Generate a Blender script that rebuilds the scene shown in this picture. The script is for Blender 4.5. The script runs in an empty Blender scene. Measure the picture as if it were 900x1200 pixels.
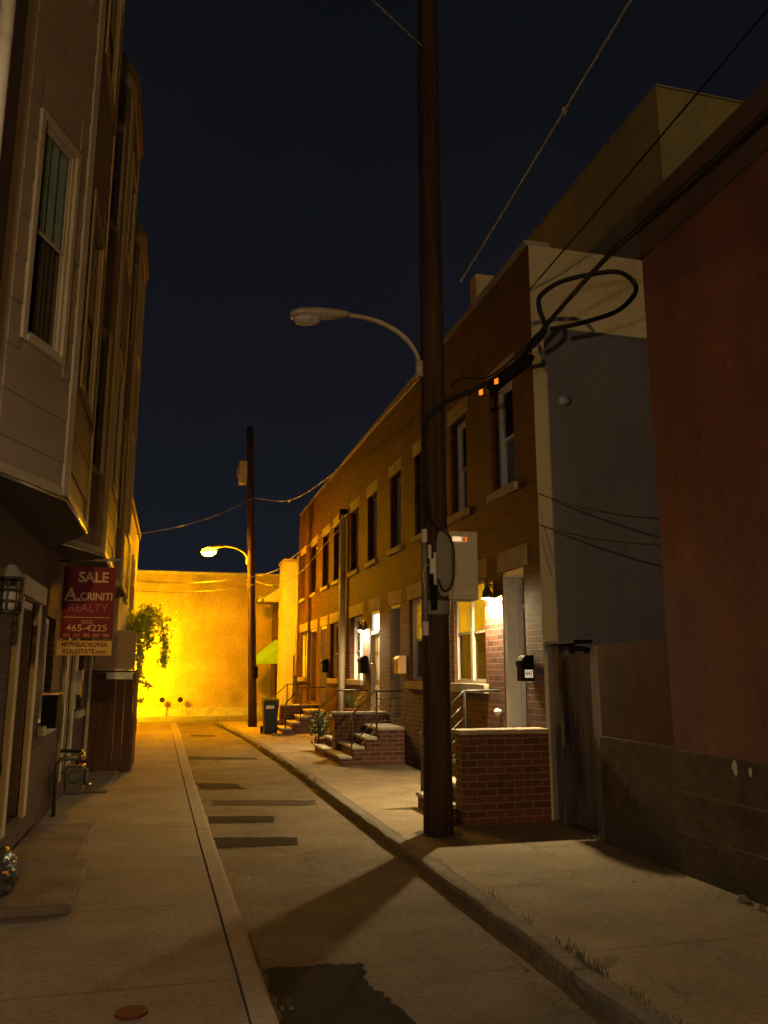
import bpy, bmesh, math, random
from mathutils import Vector, Matrix, Euler
random.seed(7)
S = bpy.context.scene
C = S.collection
PI = math.pi

# ------------------------------------------------------------------ materials
def new_mat(name):
    m = bpy.data.materials.new(name); m.use_nodes = True
    nt = m.node_tree; nt.nodes.clear()
    out = nt.nodes.new('ShaderNodeOutputMaterial')
    return m, nt, out

def nd(nt, typ, **kw):
    n = nt.nodes.new(typ)
    for k, v in kw.items():
        if k.startswith('i_'):
            key = k[2:]
            n.inputs[int(key) if key.isdigit() else key].default_value = v
        else:
            setattr(n, k, v)
    return n

def ramp(nt, fac, c1, c2, p1=0.3, p2=0.7):
    r = nd(nt, 'ShaderNodeValToRGB')
    r.color_ramp.elements[0].position = p1; r.color_ramp.elements[1].position = p2
    r.color_ramp.elements[0].color = (*c1, 1); r.color_ramp.elements[1].color = (*c2, 1)
    nt.links.new(fac, r.inputs[0]); return r.outputs[0]

def mixc(nt, fac, a, b, mode='MIX'):
    m = nd(nt, 'ShaderNodeMix', data_type='RGBA', blend_type=mode)
    L = nt.links.new
    if isinstance(fac, (int, float)): m.inputs[0].default_value = fac
    else: L(fac, m.inputs[0])
    for sock, v in ((m.inputs[6], a), (m.inputs[7], b)):
        if isinstance(v, tuple): sock.default_value = (*v, 1)
        else: L(v, sock)
    return m.outputs[2]

def noise(nt, vec, scale, detail=6, rough=0.6, stretch=None):
    if stretch:
        mp = nd(nt, 'ShaderNodeMapping'); mp.inputs['Scale'].default_value = stretch
        nt.links.new(vec, mp.inputs[0]); vec = mp.outputs[0]
    n = nd(nt, 'ShaderNodeTexNoise', i_Scale=scale, i_Detail=detail, i_Roughness=rough)
    nt.links.new(vec, n.inputs['Vector']); return n.outputs['Fac']

def bump(nt, h, strength, dist=0.01, normal=None):
    b = nd(nt, 'ShaderNodeBump', i_Strength=strength, i_Distance=dist)
    nt.links.new(h, b.inputs['Height'])
    if normal: nt.links.new(normal, b.inputs['Normal'])
    return b.outputs[0]

def rough_mat(name, c1, c2, scale=3.0, rough=0.85, bs=0.4, bscale=60, stretch=None, big=None, metallic=0.0, spec=0.14, bdist=0.006):
    """two-tone noise colour, fine grain bump; big = (colour, scale, lo, hi) for larger stains"""
    m, nt, out = new_mat(name); L = nt.links.new
    tc = nd(nt, 'ShaderNodeTexCoord'); v = tc.outputs['Object']
    col = ramp(nt, noise(nt, v, scale, stretch=stretch), c1, c2)
    if big:
        f = ramp(nt, noise(nt, v, big[1], 5, 0.65, big[4] if len(big) > 4 else None), (0, 0, 0), (1, 1, 1), big[2], big[3])
        col = mixc(nt, f, col, big[0])
    if bs:
        am = min(1.0, bs / 0.6) ** 1.3
        col = mixc(nt, 1.0, col, ramp(nt, noise(nt, v, max(9.0, bscale * 0.4), 5, 0.75, stretch), (1 - 0.25 * am,) * 3, (1 + 0.2 * am,) * 3, 0.3, 0.72), 'MULTIPLY')
    p = nd(nt, 'ShaderNodeBsdfPrincipled', i_Roughness=rough, i_Metallic=metallic)
    p.inputs['Specular IOR Level'].default_value = spec
    L(col, p.inputs['Base Color'])
    if bs: L(bump(nt, noise(nt, v, bscale, 4, 0.7, stretch), bs, bdist), p.inputs['Normal'])
    L(p.outputs[0], out.inputs[0]); return m

def uv_wall(nt):
    """vector (along wall, height, 0) from object coords, chosen by the face normal"""
    L = nt.links.new
    tc = nd(nt, 'ShaderNodeTexCoord'); g = nd(nt, 'ShaderNodeNewGeometry')
    s = nd(nt, 'ShaderNodeSeparateXYZ'); L(tc.outputs['Object'], s.inputs[0])
    n = nd(nt, 'ShaderNodeSeparateXYZ'); L(g.outputs['True Normal'], n.inputs[0])
    ax = nd(nt, 'ShaderNodeMath', operation='ABSOLUTE'); L(n.outputs[0], ax.inputs[0])
    gt = nd(nt, 'ShaderNodeMath', operation='GREATER_THAN'); gt.inputs[1].default_value = 0.6; L(ax.outputs[0], gt.inputs[0])
    mx = nd(nt, 'ShaderNodeMix', data_type='FLOAT'); L(gt.outputs[0], mx.inputs[0]); L(s.outputs[0], mx.inputs[2]); L(s.outputs[1], mx.inputs[3])
    c = nd(nt, 'ShaderNodeCombineXYZ'); L(mx.outputs[0], c.inputs[0]); L(s.outputs[2], c.inputs[1])
    return c.outputs[0], tc.outputs['Object']

def brick_mat(name, c1, c2, mortar, bw=0.215, bh=0.075, ms=0.006, off=0.5, stain=(0.05, 0.03, 0.025), stain_lo=0.52):
    m, nt, out = new_mat(name); L = nt.links.new
    v, ob = uv_wall(nt)
    # a little waviness so the courses are not ruler straight
    nz = nd(nt, 'ShaderNodeTexNoise', i_Scale=1.3, i_Detail=2); L(ob, nz.inputs['Vector'])
    sub = nd(nt, 'ShaderNodeVectorMath', operation='MULTIPLY_ADD'); L(nz.outputs['Color'], sub.inputs[0])
    sub.inputs[1].default_value = (0.012, 0.012, 0); L(v, sub.inputs[2])
    b = nd(nt, 'ShaderNodeTexBrick', i_Scale=1.0, offset=off)
    b.inputs['Brick Width'].default_value = bw; b.inputs['Row Height'].default_value = bh
    b.inputs['Mortar Size'].default_value = ms; b.inputs['Mortar Smooth'].default_value = 0.25; b.inputs['Bias'].default_value = 0.0
    b.inputs['Color1'].default_value = (*c1, 1); b.inputs['Color2'].default_value = (*c2, 1); b.inputs['Mortar'].default_value = (*mortar, 1)
    L(sub.outputs[0], b.inputs['Vector'])
    f = ramp(nt, noise(nt, ob, 0.8, 6, 0.7), (0, 0, 0), (0.75, 0.75, 0.75), stain_lo, 0.75)
    col = mixc(nt, f, b.outputs['Color'], stain)
    fine = noise(nt, ob, 45, 5, 0.7)
    g2 = ramp(nt, fine, (0.6, 0.6, 0.6), (1.25, 1.25, 1.25), 0.25, 0.8)
    col = mixc(nt, 1.0, col, g2, 'MULTIPLY')
    p = nd(nt, 'ShaderNodeBsdfPrincipled', i_Roughness=0.82); p.inputs['Specular IOR Level'].default_value = 0.3
    L(col, p.inputs['Base Color'])
    inv = nd(nt, 'ShaderNodeMath', operation='MULTIPLY_ADD'); L(b.outputs['Fac'], inv.inputs[0]); inv.inputs[1].default_value = -1.0; inv.inputs[2].default_value = 1.0
    add = nd(nt, 'ShaderNodeMath', operation='MULTIPLY_ADD'); L(fine, add.inputs[0]); add.inputs[1].default_value = 0.5; L(inv.outputs[0], add.inputs[2])
    L(bump(nt, add.outputs[0], 0.8, 0.008), p.inputs['Normal'])
    L(p.outputs[0], out.inputs[0]); return m

def emit_mat(name, col, strength, vary=None):
    m, nt, out = new_mat(name); L = nt.links.new
    e = nd(nt, 'ShaderNodeEmission', i_Strength=strength); e.inputs[0].default_value = (*col, 1)
    if vary:
        tc = nd(nt, 'ShaderNodeTexCoord')
        L(ramp(nt, noise(nt, tc.outputs['Object'], vary[1], 4, 0.6, vary[2] if len(vary) > 2 else None), vary[0], col, 0.38, 0.6), e.inputs[0])
    L(e.outputs[0], out.inputs[0]); return m

def glass_mat(name, tint=(0.75, 0.8, 0.78), rough=0.02):
    m, nt, out = new_mat(name); L = nt.links.new
    lw = nd(nt, 'ShaderNodeLayerWeight', i_Blend=0.5)
    pw = nd(nt, 'ShaderNodeMath', operation='POWER'); L(lw.outputs['Facing'], pw.inputs[0]); pw.inputs[1].default_value = 4.0
    fr = nd(nt, 'ShaderNodeMath', operation='MULTIPLY_ADD'); L(pw.outputs[0], fr.inputs[0]); fr.inputs[1].default_value = 0.55; fr.inputs[2].default_value = 0.04
    t = nd(nt, 'ShaderNodeBsdfTransparent'); t.inputs[0].default_value = (*tint, 1)
    g = nd(nt, 'ShaderNodeBsdfGlossy', i_Roughness=rough); g.inputs[0].default_value = (0.9, 0.9, 0.9, 1)
    mx = nd(nt, 'ShaderNodeMixShader'); L(fr.outputs[0], mx.inputs[0]); L(t.outputs[0], mx.inputs[1]); L(g.outputs[0], mx.inputs[2])
    L(mx.outputs[0], out.inputs[0]); return m

def ground_mat(name, c1, c2, joints=None, crack=True, gum=True, big=((0.06, 0.05, 0.04), 0.5, 0.55, 0.8), spec=0.2):
    """concrete / asphalt: mottling, aggregate speckle, optional scored joints every joints=(dx, x0, dy, y0)"""
    m, nt, out = new_mat(name); L = nt.links.new
    tc = nd(nt, 'ShaderNodeTexCoord'); v = tc.outputs['Object']
    col = ramp(nt, noise(nt, v, 1.6, 8, 0.65), c1, c2)
    f = ramp(nt, noise(nt, v, big[1], 6, 0.7), (0, 0, 0), (0.7, 0.7, 0.7), big[2], big[3]); col = mixc(nt, f, col, big[0])
    sp = noise(nt, v, 140, 3, 0.8)
    col = mixc(nt, 1.0, col, ramp(nt, sp, (0.55, 0.55, 0.55), (1.3, 1.3, 1.3), 0.3, 0.75), 'MULTIPLY')
    col = mixc(nt, 1.0, col, ramp(nt, noise(nt, v, 26, 5, 0.75), (0.72, 0.72, 0.72), (1.25, 1.25, 1.25), 0.32, 0.7), 'MULTIPLY')
    hgt = sp
    if crack:
        vo = nd(nt, 'ShaderNodeTexVoronoi', feature='DISTANCE_TO_EDGE', i_Scale=0.55)
        nz = nd(nt, 'ShaderNodeTexNoise', i_Scale=2.5, i_Detail=8, i_Roughness=0.7); L(v, nz.inputs['Vector'])
        ad = nd(nt, 'ShaderNodeVectorMath', operation='MULTIPLY_ADD'); L(nz.outputs['Color'], ad.inputs[0]); ad.inputs[1].default_value = (0.7, 0.7, 0); L(v, ad.inputs[2])
        L(ad.outputs[0], vo.inputs['Vector'])
        cf = ramp(nt, vo.outputs['Distance'], (0.5, 0.5, 0.5), (0, 0, 0), 0.004, 0.014)
        gate = ramp(nt, noise(nt, v, 0.7, 3), (0, 0, 0), (1, 1, 1), 0.5, 0.6)
        cf = mixc(nt, 1.0, cf, gate, 'MULTIPLY')
        col = mixc(nt, cf, col, (0.02, 0.017, 0.014))
    if gum:
        vo = nd(nt, 'ShaderNodeTexVoronoi', i_Scale=2.2); L(v, vo.inputs['Vector'])
        gf = ramp(nt, vo.outputs['Distance'], (0.6, 0.6, 0.6), (0, 0, 0), 0.05, 0.075)
        gg = ramp(nt, noise(nt, v, 1.1, 2), (0, 0, 0), (1, 1, 1), 0.5, 0.55)
        col = mixc(nt, mixc(nt, 1.0, gf, gg, 'MULTIPLY'), col, (0.04, 0.034, 0.03))
    if joints:
        s = nd(nt, 'ShaderNodeSeparateXYZ'); L(v, s.inputs[0])
        for ax, (d, o) in ((0, joints[0]), (1, joints[1])):
            if not d: continue
            a = nd(nt, 'ShaderNodeMath', operation='SUBTRACT'); L(s.outputs[ax], a.inputs[0]); a.inputs[1].default_value = o
            pp = nd(nt, 'ShaderNodeMath', operation='PINGPONG'); L(a.outputs[0], pp.inputs[0]); pp.inputs[1].default_value = d / 2
            jf = ramp(nt, pp.outputs[0], (0.45, 0.45, 0.45), (0, 0, 0), 0.004, 0.011)
            col = mixc(nt, jf, col, (0.025, 0.02, 0.016))
    p = nd(nt, 'ShaderNodeBsdfPrincipled', i_Roughness=0.88); p.inputs['Specular IOR Level'].default_value = spec
    L(col, p.inputs['Base Color']); L(bump(nt, hgt, 0.5, 0.006, ), p.inputs['Normal'])
    L(p.outputs[0], out.inputs[0]); return m

M = {}
M['brick'] = brick_mat('red_brick', (0.118, 0.035, 0.021), (0.05, 0.0155, 0.011), (0.125, 0.092, 0.07))
M['stoop_brick'] = brick_mat('stoop_brick', (0.135, 0.046, 0.032), (0.075, 0.025, 0.019), (0.18, 0.14, 0.108), ms=0.007, stain_lo=0.6)
M['old_brick'] = brick_mat('dark_old_brick', (0.075, 0.034, 0.025), (0.045, 0.021, 0.017), (0.115, 0.09, 0.07))
M['stone'] = rough_mat('lintel_stone', (0.28, 0.235, 0.175), (0.40, 0.34, 0.26), 5, bs=0.35, big=((0.2, 0.16, 0.12), 2, 0.5, 0.8))
M['tread'] = rough_mat('tread_stone', (0.36, 0.33, 0.28), (0.52, 0.48, 0.41), 6, bs=0.4, big=((0.2, 0.17, 0.13), 3, 0.5, 0.8))
M['stucco_grey'] = rough_mat('grey_stucco', (0.44, 0.405, 0.335), (0.56, 0.52, 0.435), 0.9, bs=0.5, bscale=90, big=((0.34, 0.31, 0.27), 0.7, 0.45, 0.8, (1, 1, 0.4)))
M['stucco_olive'] = rough_mat('olive_stucco', (0.22, 0.205, 0.135), (0.30, 0.28, 0.19), 0.9, bs=0.5, bscale=60, big=((0.16, 0.15, 0.10), 0.7, 0.45, 0.8, (1, 1, 0.4)))
M['stucco_end'] = rough_mat('tan_stucco', (0.31, 0.20, 0.10), (0.48, 0.33, 0.19), 0.7, bs=0.9, bscale=26, bdist=0.03, big=((0.17, 0.115, 0.06), 0.55, 0.42, 0.8, (1.2, 1, 0.8)))
M['stucco_far'] = rough_mat('cream_stucco', (0.5, 0.42, 0.3), (0.66, 0.57, 0.42), 1.5, bs=0.4, bscale=50)
M['roof'] = rough_mat('tar_roof', (0.03, 0.03, 0.03), (0.06, 0.055, 0.05), 3)
M['white_paint'] = rough_mat('white_paint', (0.74, 0.72, 0.68), (0.84, 0.82, 0.78), 4, rough=0.55, bs=0.08, big=((0.45, 0.42, 0.37), 2.5, 0.55, 0.8))
M['grey_paint'] = rough_mat('grey_paint', (0.4, 0.39, 0.37), (0.5, 0.48, 0.45), 4, rough=0.5, bs=0.08)
M['dark_door'] = rough_mat('dark_door_paint', (0.02, 0.02, 0.025), (0.035, 0.033, 0.035), 4, rough=0.35, bs=0.05, spec=0.5)
M['brown_door'] = rough_mat('varnished_door', (0.16, 0.085, 0.04), (0.26, 0.14, 0.065), 4, rough=0.45, bs=0.2, stretch=(6, 6, 0.4))
M['black_metal'] = rough_mat('black_iron', (0.02, 0.018, 0.016), (0.05, 0.04, 0.035), 12, rough=0.45, bs=0.2, spec=0.5)
M['grey_metal'] = rough_mat('galvanised_metal', (0.36, 0.35, 0.34), (0.5, 0.49, 0.47), 9, rough=0.4, bs=0.08, metallic=0.55)
M['lamp_metal'] = rough_mat('lamp_metal', (0.36, 0.33, 0.30), (0.46, 0.43, 0.40), 9, rough=0.5, bs=0.08, metallic=0.15)
M['flashing'] = rough_mat('flashing_metal', (0.5, 0.49, 0.46), (0.62, 0.6, 0.56), 9, rough=0.22, bs=0.05, metallic=0.9)
M['brass'] = rough_mat('brass', (0.55, 0.38, 0.16), (0.65, 0.46, 0.2), 12, rough=0.25, bs=0.03, metallic=0.9)
M['black_cable'] = rough_mat('black_cable', (0.012, 0.012, 0.012), (0.025, 0.024, 0.022), 20, rough=0.55, bs=0)
M['grey_cable'] = rough_mat('grey_cable', (0.3, 0.28, 0.26), (0.42, 0.4, 0.37), 20, rough=0.5, bs=0)
M['glass'] = glass_mat('window_glass')
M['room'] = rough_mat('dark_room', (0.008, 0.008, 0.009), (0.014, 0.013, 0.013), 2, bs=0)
M['blind_dark'] = rough_mat('dim_blind', (0.22, 0.28, 0.24), (0.32, 0.39, 0.34), 2, bs=0.3, bscale=9, stretch=(1, 1, 4))
M['curtain_dark'] = rough_mat('dim_curtain', (0.05, 0.034, 0.022), (0.11, 0.08, 0.052), 5, bs=0.2, stretch=(6, 6, 0.2))
M['amber_sash'] = emit_mat('amber_sash_panel', (1.0, 0.47, 0.012), 1.0, vary=((0.72, 0.31, 0.008), 3.0))  # upper sash panel emits amber, mottled by noise
M['patterned_sash'] = emit_mat('patterned_sash_panel', (0.95, 0.46, 0.015), 0.7, vary=((0.10, 0.04, 0.004), 7.0))  # upper sash panel emits yellow in a noise pattern
M['lit_white'] = emit_mat('lit_fanlight', (1.0, 0.88, 0.55), 2.2)
M['lit_cream'] = emit_mat('lit_door_light', (1.0, 0.85, 0.42), 1.4)
M['concrete'] = ground_mat('sidewalk_concrete', (0.21, 0.165, 0.115), (0.31, 0.25, 0.185), joints=((0, 0), (1.52, 4.76)), crack=False)
M['concrete_r'] = ground_mat('right_sidewalk_concrete', (0.21, 0.158, 0.098), (0.32, 0.25, 0.16), joints=((0, 0), (1.83, 2.85)), big=((0.10, 0.08, 0.055), 0.6, 0.5, 0.8))
M['kerb'] = ground_mat('kerb_concrete', (0.25, 0.20, 0.14), (0.36, 0.29, 0.21), joints=((0, 0), (3.05, 1.0)), gum=False, big=((0.12, 0.1, 0.08), 1.6, 0.5, 0.8))
M['kerb_old'] = ground_mat('old_kerb_stone', (0.12, 0.10, 0.08), (0.23, 0.195, 0.155), joints=((0, 0), (1.8, 1.0)), gum=False, big=((0.06, 0.05, 0.045), 2.2, 0.45, 0.8))
M['asphalt'] = ground_mat('worn_asphalt', (0.105, 0.08, 0.055), (0.19, 0.148, 0.105), big=((0.06, 0.045, 0.032), 0.55, 0.46, 0.72))
M['patch'] = ground_mat('asphalt_patch', (0.008, 0.007, 0.007), (0.022, 0.019, 0.018), crack=False, gum=False, big=((0.10, 0.085, 0.07), 9.0, 0.66, 0.72), spec=0.06)
M['patch_worn'] = ground_mat('worn_patch', (0.03, 0.024, 0.018), (0.065, 0.052, 0.04), crack=False, gum=False, spec=0.08)
M['earth'] = rough_mat('earth', (0.05, 0.04, 0.03), (0.08, 0.065, 0.05), 1)
M['slab'] = rough_mat('doorstep_stone', (0.13, 0.10, 0.085), (0.21, 0.165, 0.14), 3, bs=0.5, bscale=50, big=((0.1, 0.08, 0.065), 2, 0.5, 0.8))
M['pole_wood'] = rough_mat('pole_wood', (0.026, 0.016, 0.012), (0.10, 0.058, 0.04), 3, rough=0.9, bs=0.9, bscale=14, stretch=(7, 7, 0.25), bdist=0.012, big=((0.035, 0.02, 0.015), 1.0, 0.48, 0.75, (4, 4, 0.3)))
M['plank'] = rough_mat('weathered_plank', (0.12, 0.09, 0.07), (0.26, 0.21, 0.17), 3, rough=0.9, bs=0.7, bscale=14, stretch=(8, 8, 0.4), big=((0.05, 0.035, 0.03), 1.2, 0.5, 0.7, (3, 3, 0.6)))
M['ply'] = rough_mat('dark_stained_board', (0.055, 0.028, 0.017), (0.10, 0.05, 0.03), 2, bs=0.5, bscale=14, stretch=(6, 6, 0.5))
M['tan_board'] = rough_mat('tan_board', (0.34, 0.24, 0.15), (0.42, 0.3, 0.2), 2, bs=0.1)
M['tape'] = rough_mat('pale_tape', (0.5, 0.5, 0.48), (0.8, 0.8, 0.76), 9, rough=0.35, bs=0.4, bscale=20)
M['siding'] = rough_mat('tan_siding', (0.27, 0.215, 0.155), (0.33, 0.265, 0.195), 1.2, rough=0.7, bs=0.15, stretch=(1, 1, 6), big=((0.2, 0.16, 0.12), 0.9, 0.5, 0.85))
M['siding_brown'] = rough_mat('brown_siding', (0.20, 0.135, 0.09), (0.27, 0.19, 0.13), 1.2, rough=0.7, bs=0.15, stretch=(1, 1, 6))
M['trim'] = rough_mat('cream_trim', (0.36, 0.30, 0.225), (0.44, 0.38, 0.29), 3, rough=0.55, bs=0.1)
M['soffit'] = rough_mat('dark_soffit', (0.11, 0.09, 0.065), (0.16, 0.13, 0.10), 2, bs=0.2)
M['red_stucco'] = rough_mat('red_painted_stucco', (0.15, 0.060, 0.038), (0.24, 0.098, 0.062), 1.1, bs=0.9, bscale=55, bdist=0.012, big=((0.085, 0.036, 0.027), 0.9, 0.45, 0.82, (1, 1.8, 0.5)))
M['parapet_dark'] = rough_mat('dark_parapet', (0.075, 0.046, 0.036), (0.12, 0.075, 0.055), 1.5, bs=0.4)
M['base_dark'] = rough_mat('dark_base_render', (0.085, 0.062, 0.045), (0.135, 0.10, 0.075), 1.5, bs=0.7, bscale=30, big=((0.05, 0.037, 0.028), 1.2, 0.45, 0.75))
M['yard_wall'] = rough_mat('stained_yard_wall', (0.075, 0.027, 0.017), (0.11, 0.042, 0.027), 1.2, bs=0.6, big=((0.03, 0.018, 0.014), 1.1, 0.42, 0.62, (1, 1, 0.6)))
M['splat'] = rough_mat('white_paint_splat', (0.5, 0.47, 0.43), (0.62, 0.58, 0.53), 12, bs=0)
M['sign_red'] = rough_mat('sign_red', (0.20, 0.012, 0.016), (0.25, 0.017, 0.02), 3, rough=0.5, bs=0)
M['sign_gold'] = rough_mat('sign_gold', (0.80, 0.50, 0.24), (0.85, 0.56, 0.28), 3, rough=0.5, bs=0)
M['sign_dim'] = rough_mat('sign_dim_letters', (0.45, 0.16, 0.1), (0.5, 0.18, 0.12), 3, rough=0.5, bs=0)
M['sign_yellow'] = rough_mat('sign_yellow', (0.82, 0.5, 0.13), (0.88, 0.56, 0.16), 3, rough=0.5, bs=0)
M['ink'] = rough_mat('sign_ink', (0.14, 0.03, 0.02), (0.16, 0.04, 0.025), 3, rough=0.5, bs=0)
M['black'] = rough_mat('matt_black', (0.007, 0.007, 0.007), (0.012, 0.0115, 0.011), 6, rough=0.8, bs=0.1, spec=0.06)
M['bin'] = rough_mat('dark_bin_plastic', (0.012, 0.02, 0.026), (0.02, 0.03, 0.036), 6, rough=0.5, bs=0.1, spec=0.2)
M['label'] = rough_mat('pale_label', (0.5, 0.5, 0.5), (0.62, 0.62, 0.6), 8, bs=0)
M['cabinet'] = rough_mat('cabinet_paint', (0.42, 0.39, 0.34), (0.5, 0.47, 0.42), 5, rough=0.5, bs=0.06, big=((0.34, 0.29, 0.24), 4, 0.6, 0.8))
M['cover_grey'] = rough_mat('cable_guard_grey', (0.17, 0.16, 0.15), (0.22, 0.21, 0.2), 5, rough=0.55, bs=0.1)
M['tag_orange'] = emit_mat('reflective_marker_glow', (1.0, 0.22, 0.015), 1.4)  # retroreflective cable tags; the light they throw back is put in as emission
M['sticker'] = emit_mat('reflective_strip_glow', (1.0, 0.66, 0.30), 0.95)  # reflective strip, no lamp: returned lamplight set as emission
M['sticker_o'] = emit_mat('reflective_strip_orange', (1.0, 0.22, 0.02), 0.85)  # orange end of the reflective strip, its returned light emitted too
M['plate'] = emit_mat('reflective_number_glow', (1.0, 0.78, 0.5), 0.55)  # reflective plate without a lamp; emission stands for its returned light
M['awning_green'] = rough_mat('green_awning_canvas', (0.20, 0.42, 0.04), (0.26, 0.5, 0.06), 4, rough=0.6, bs=0.1)
M['awning_cream'] = rough_mat('cream_awning_canvas', (0.62, 0.54, 0.3), (0.7, 0.6, 0.36), 4, rough=0.6, bs=0.1)
M['awning_stripe'] = rough_mat('brown_awning_stripe', (0.1, 0.055, 0.03), (0.14, 0.075, 0.04), 4, rough=0.6, bs=0.1)
def leaf_mat(name, c1, c2):
    m, nt, out = new_mat(name); L = nt.links.new
    tc = nd(nt, 'ShaderNodeTexCoord'); col = ramp(nt, noise(nt, tc.outputs['Object'], 7), c1, c2)
    d = nd(nt, 'ShaderNodeBsdfDiffuse'); t_ = nd(nt, 'ShaderNodeBsdfTranslucent'); g = nd(nt, 'ShaderNodeBsdfGlossy', i_Roughness=0.4)
    L(col, d.inputs[0]); L(col, t_.inputs[0])
    a = nd(nt, 'ShaderNodeMixShader', i_0=0.72); L(d.outputs[0], a.inputs[1]); L(t_.outputs[0], a.inputs[2])
    b = nd(nt, 'ShaderNodeMixShader', i_0=0.06); L(a.outputs[0], b.inputs[1]); L(g.outputs[0], b.inputs[2]); L(b.outputs[0], out.inputs[0]); return m
M['leaf'] = leaf_mat('vine_leaf', (0.46, 0.62, 0.07), (0.68, 0.82, 0.15))
M['leaf2'] = rough_mat('pot_plant_leaf', (0.10, 0.14, 0.05), (0.2, 0.24, 0.1), 8, rough=0.5, bs=0)
M['weed'] = rough_mat('weed_blade', (0.05, 0.06, 0.02), (0.10, 0.10, 0.04), 8, rough=0.7, bs=0)
M['bark'] = rough_mat('bark', (0.06, 0.045, 0.03), (0.1, 0.075, 0.05), 8, bs=0.5)
M['terracotta'] = rough_mat('terracotta', (0.3, 0.11, 0.05), (0.36, 0.14, 0.07), 6, bs=0.2)
M['valve_red'] = rough_mat('rust_red_iron', (0.055, 0.014, 0.011), (0.10, 0.027, 0.02), 30, rough=0.7, bs=0.5)
M['meter'] = rough_mat('meter_grey', (0.055, 0.055, 0.055), (0.10, 0.098, 0.095), 8, rough=0.4, bs=0.05, metallic=0.4)
M['bagplastic'] = rough_mat('clear_grey_plastic', (0.03, 0.033, 0.03), (0.10, 0.105, 0.095), 7, rough=0.22, bs=0.5, bscale=9, bdist=0.03, spec=0.7)
M['reflector'] = rough_mat('amber_reflector', (0.75, 0.28, 0.02), (0.85, 0.35, 0.03), 8, rough=0.15, bs=0, spec=0.9)
M['lens_dark'] = rough_mat('unlit_lamp_glass', (0.30, 0.29, 0.32), (0.5, 0.48, 0.52), 9, rough=0.12, bs=0.5, bscale=30, spec=0.8)
SOD = (1.0, 0.40, 0.001)
def lens_mat(name, col, side, down):
    m, nt, out = new_mat(name); L = nt.links.new
    g = nd(nt, 'ShaderNodeNewGeometry'); sp = nd(nt, 'ShaderNodeSeparateXYZ'); L(g.outputs['Normal'], sp.inputs[0])
    a = nd(nt, 'ShaderNodeMath', operation='MULTIPLY'); L(sp.outputs[2], a.inputs[0]); a.inputs[1].default_value = -1.0; a.use_clamp = True
    b = nd(nt, 'ShaderNodeMath', operation='POWER'); L(a.outputs[0], b.inputs[0]); b.inputs[1].default_value = 1.6
    c = nd(nt, 'ShaderNodeMath', operation='MULTIPLY_ADD'); L(b.outputs[0], c.inputs[0]); c.inputs[1].default_value = down; c.inputs[2].default_value = side
    e = nd(nt, 'ShaderNodeEmission'); e.inputs[0].default_value = (*col, 1); L(c.outputs[0], e.inputs[1]); L(e.outputs[0], out.inputs[0]); return m
M['lens_sodium'] = lens_mat('sodium_lens', SOD, 260.0, 6200.0)
M['unseen_flood_lens'] = emit_mat('unseen_flood_globe', (1.0, 0.60, 0.001), 7000.0)  # globe of the unseen flood lamp that brightens the end wall
M['lens_behind'] = emit_mat('sodium_lens_strong', (1.0, 0.57, 0.13), 14000.0)
M['bulb_warm'] = emit_mat('porch_bulb', (1.0, 0.76, 0.38), 10000.0)
M['bulb_white'] = emit_mat('porch_bulb_white', (1.0, 0.76, 0.38), 6800.0)
M['bulb_neutral'] = emit_mat('unseen_entry_bulb', (1.0, 0.76, 0.53), 2350.0)

# ------------------------------------------------------------------ mesh helper
class Fr:
    """wall frame: u along the wall, z up, d outwards"""
    def __init__(s, O, U, N):
        s.O, s.U, s.N = Vector(O), Vector(U).normalized(), Vector(N).normalized()
    def p(s, u, z, d=0.0):
        return s.O + s.U * u + Vector((0, 0, z)) + s.N * d

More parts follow.
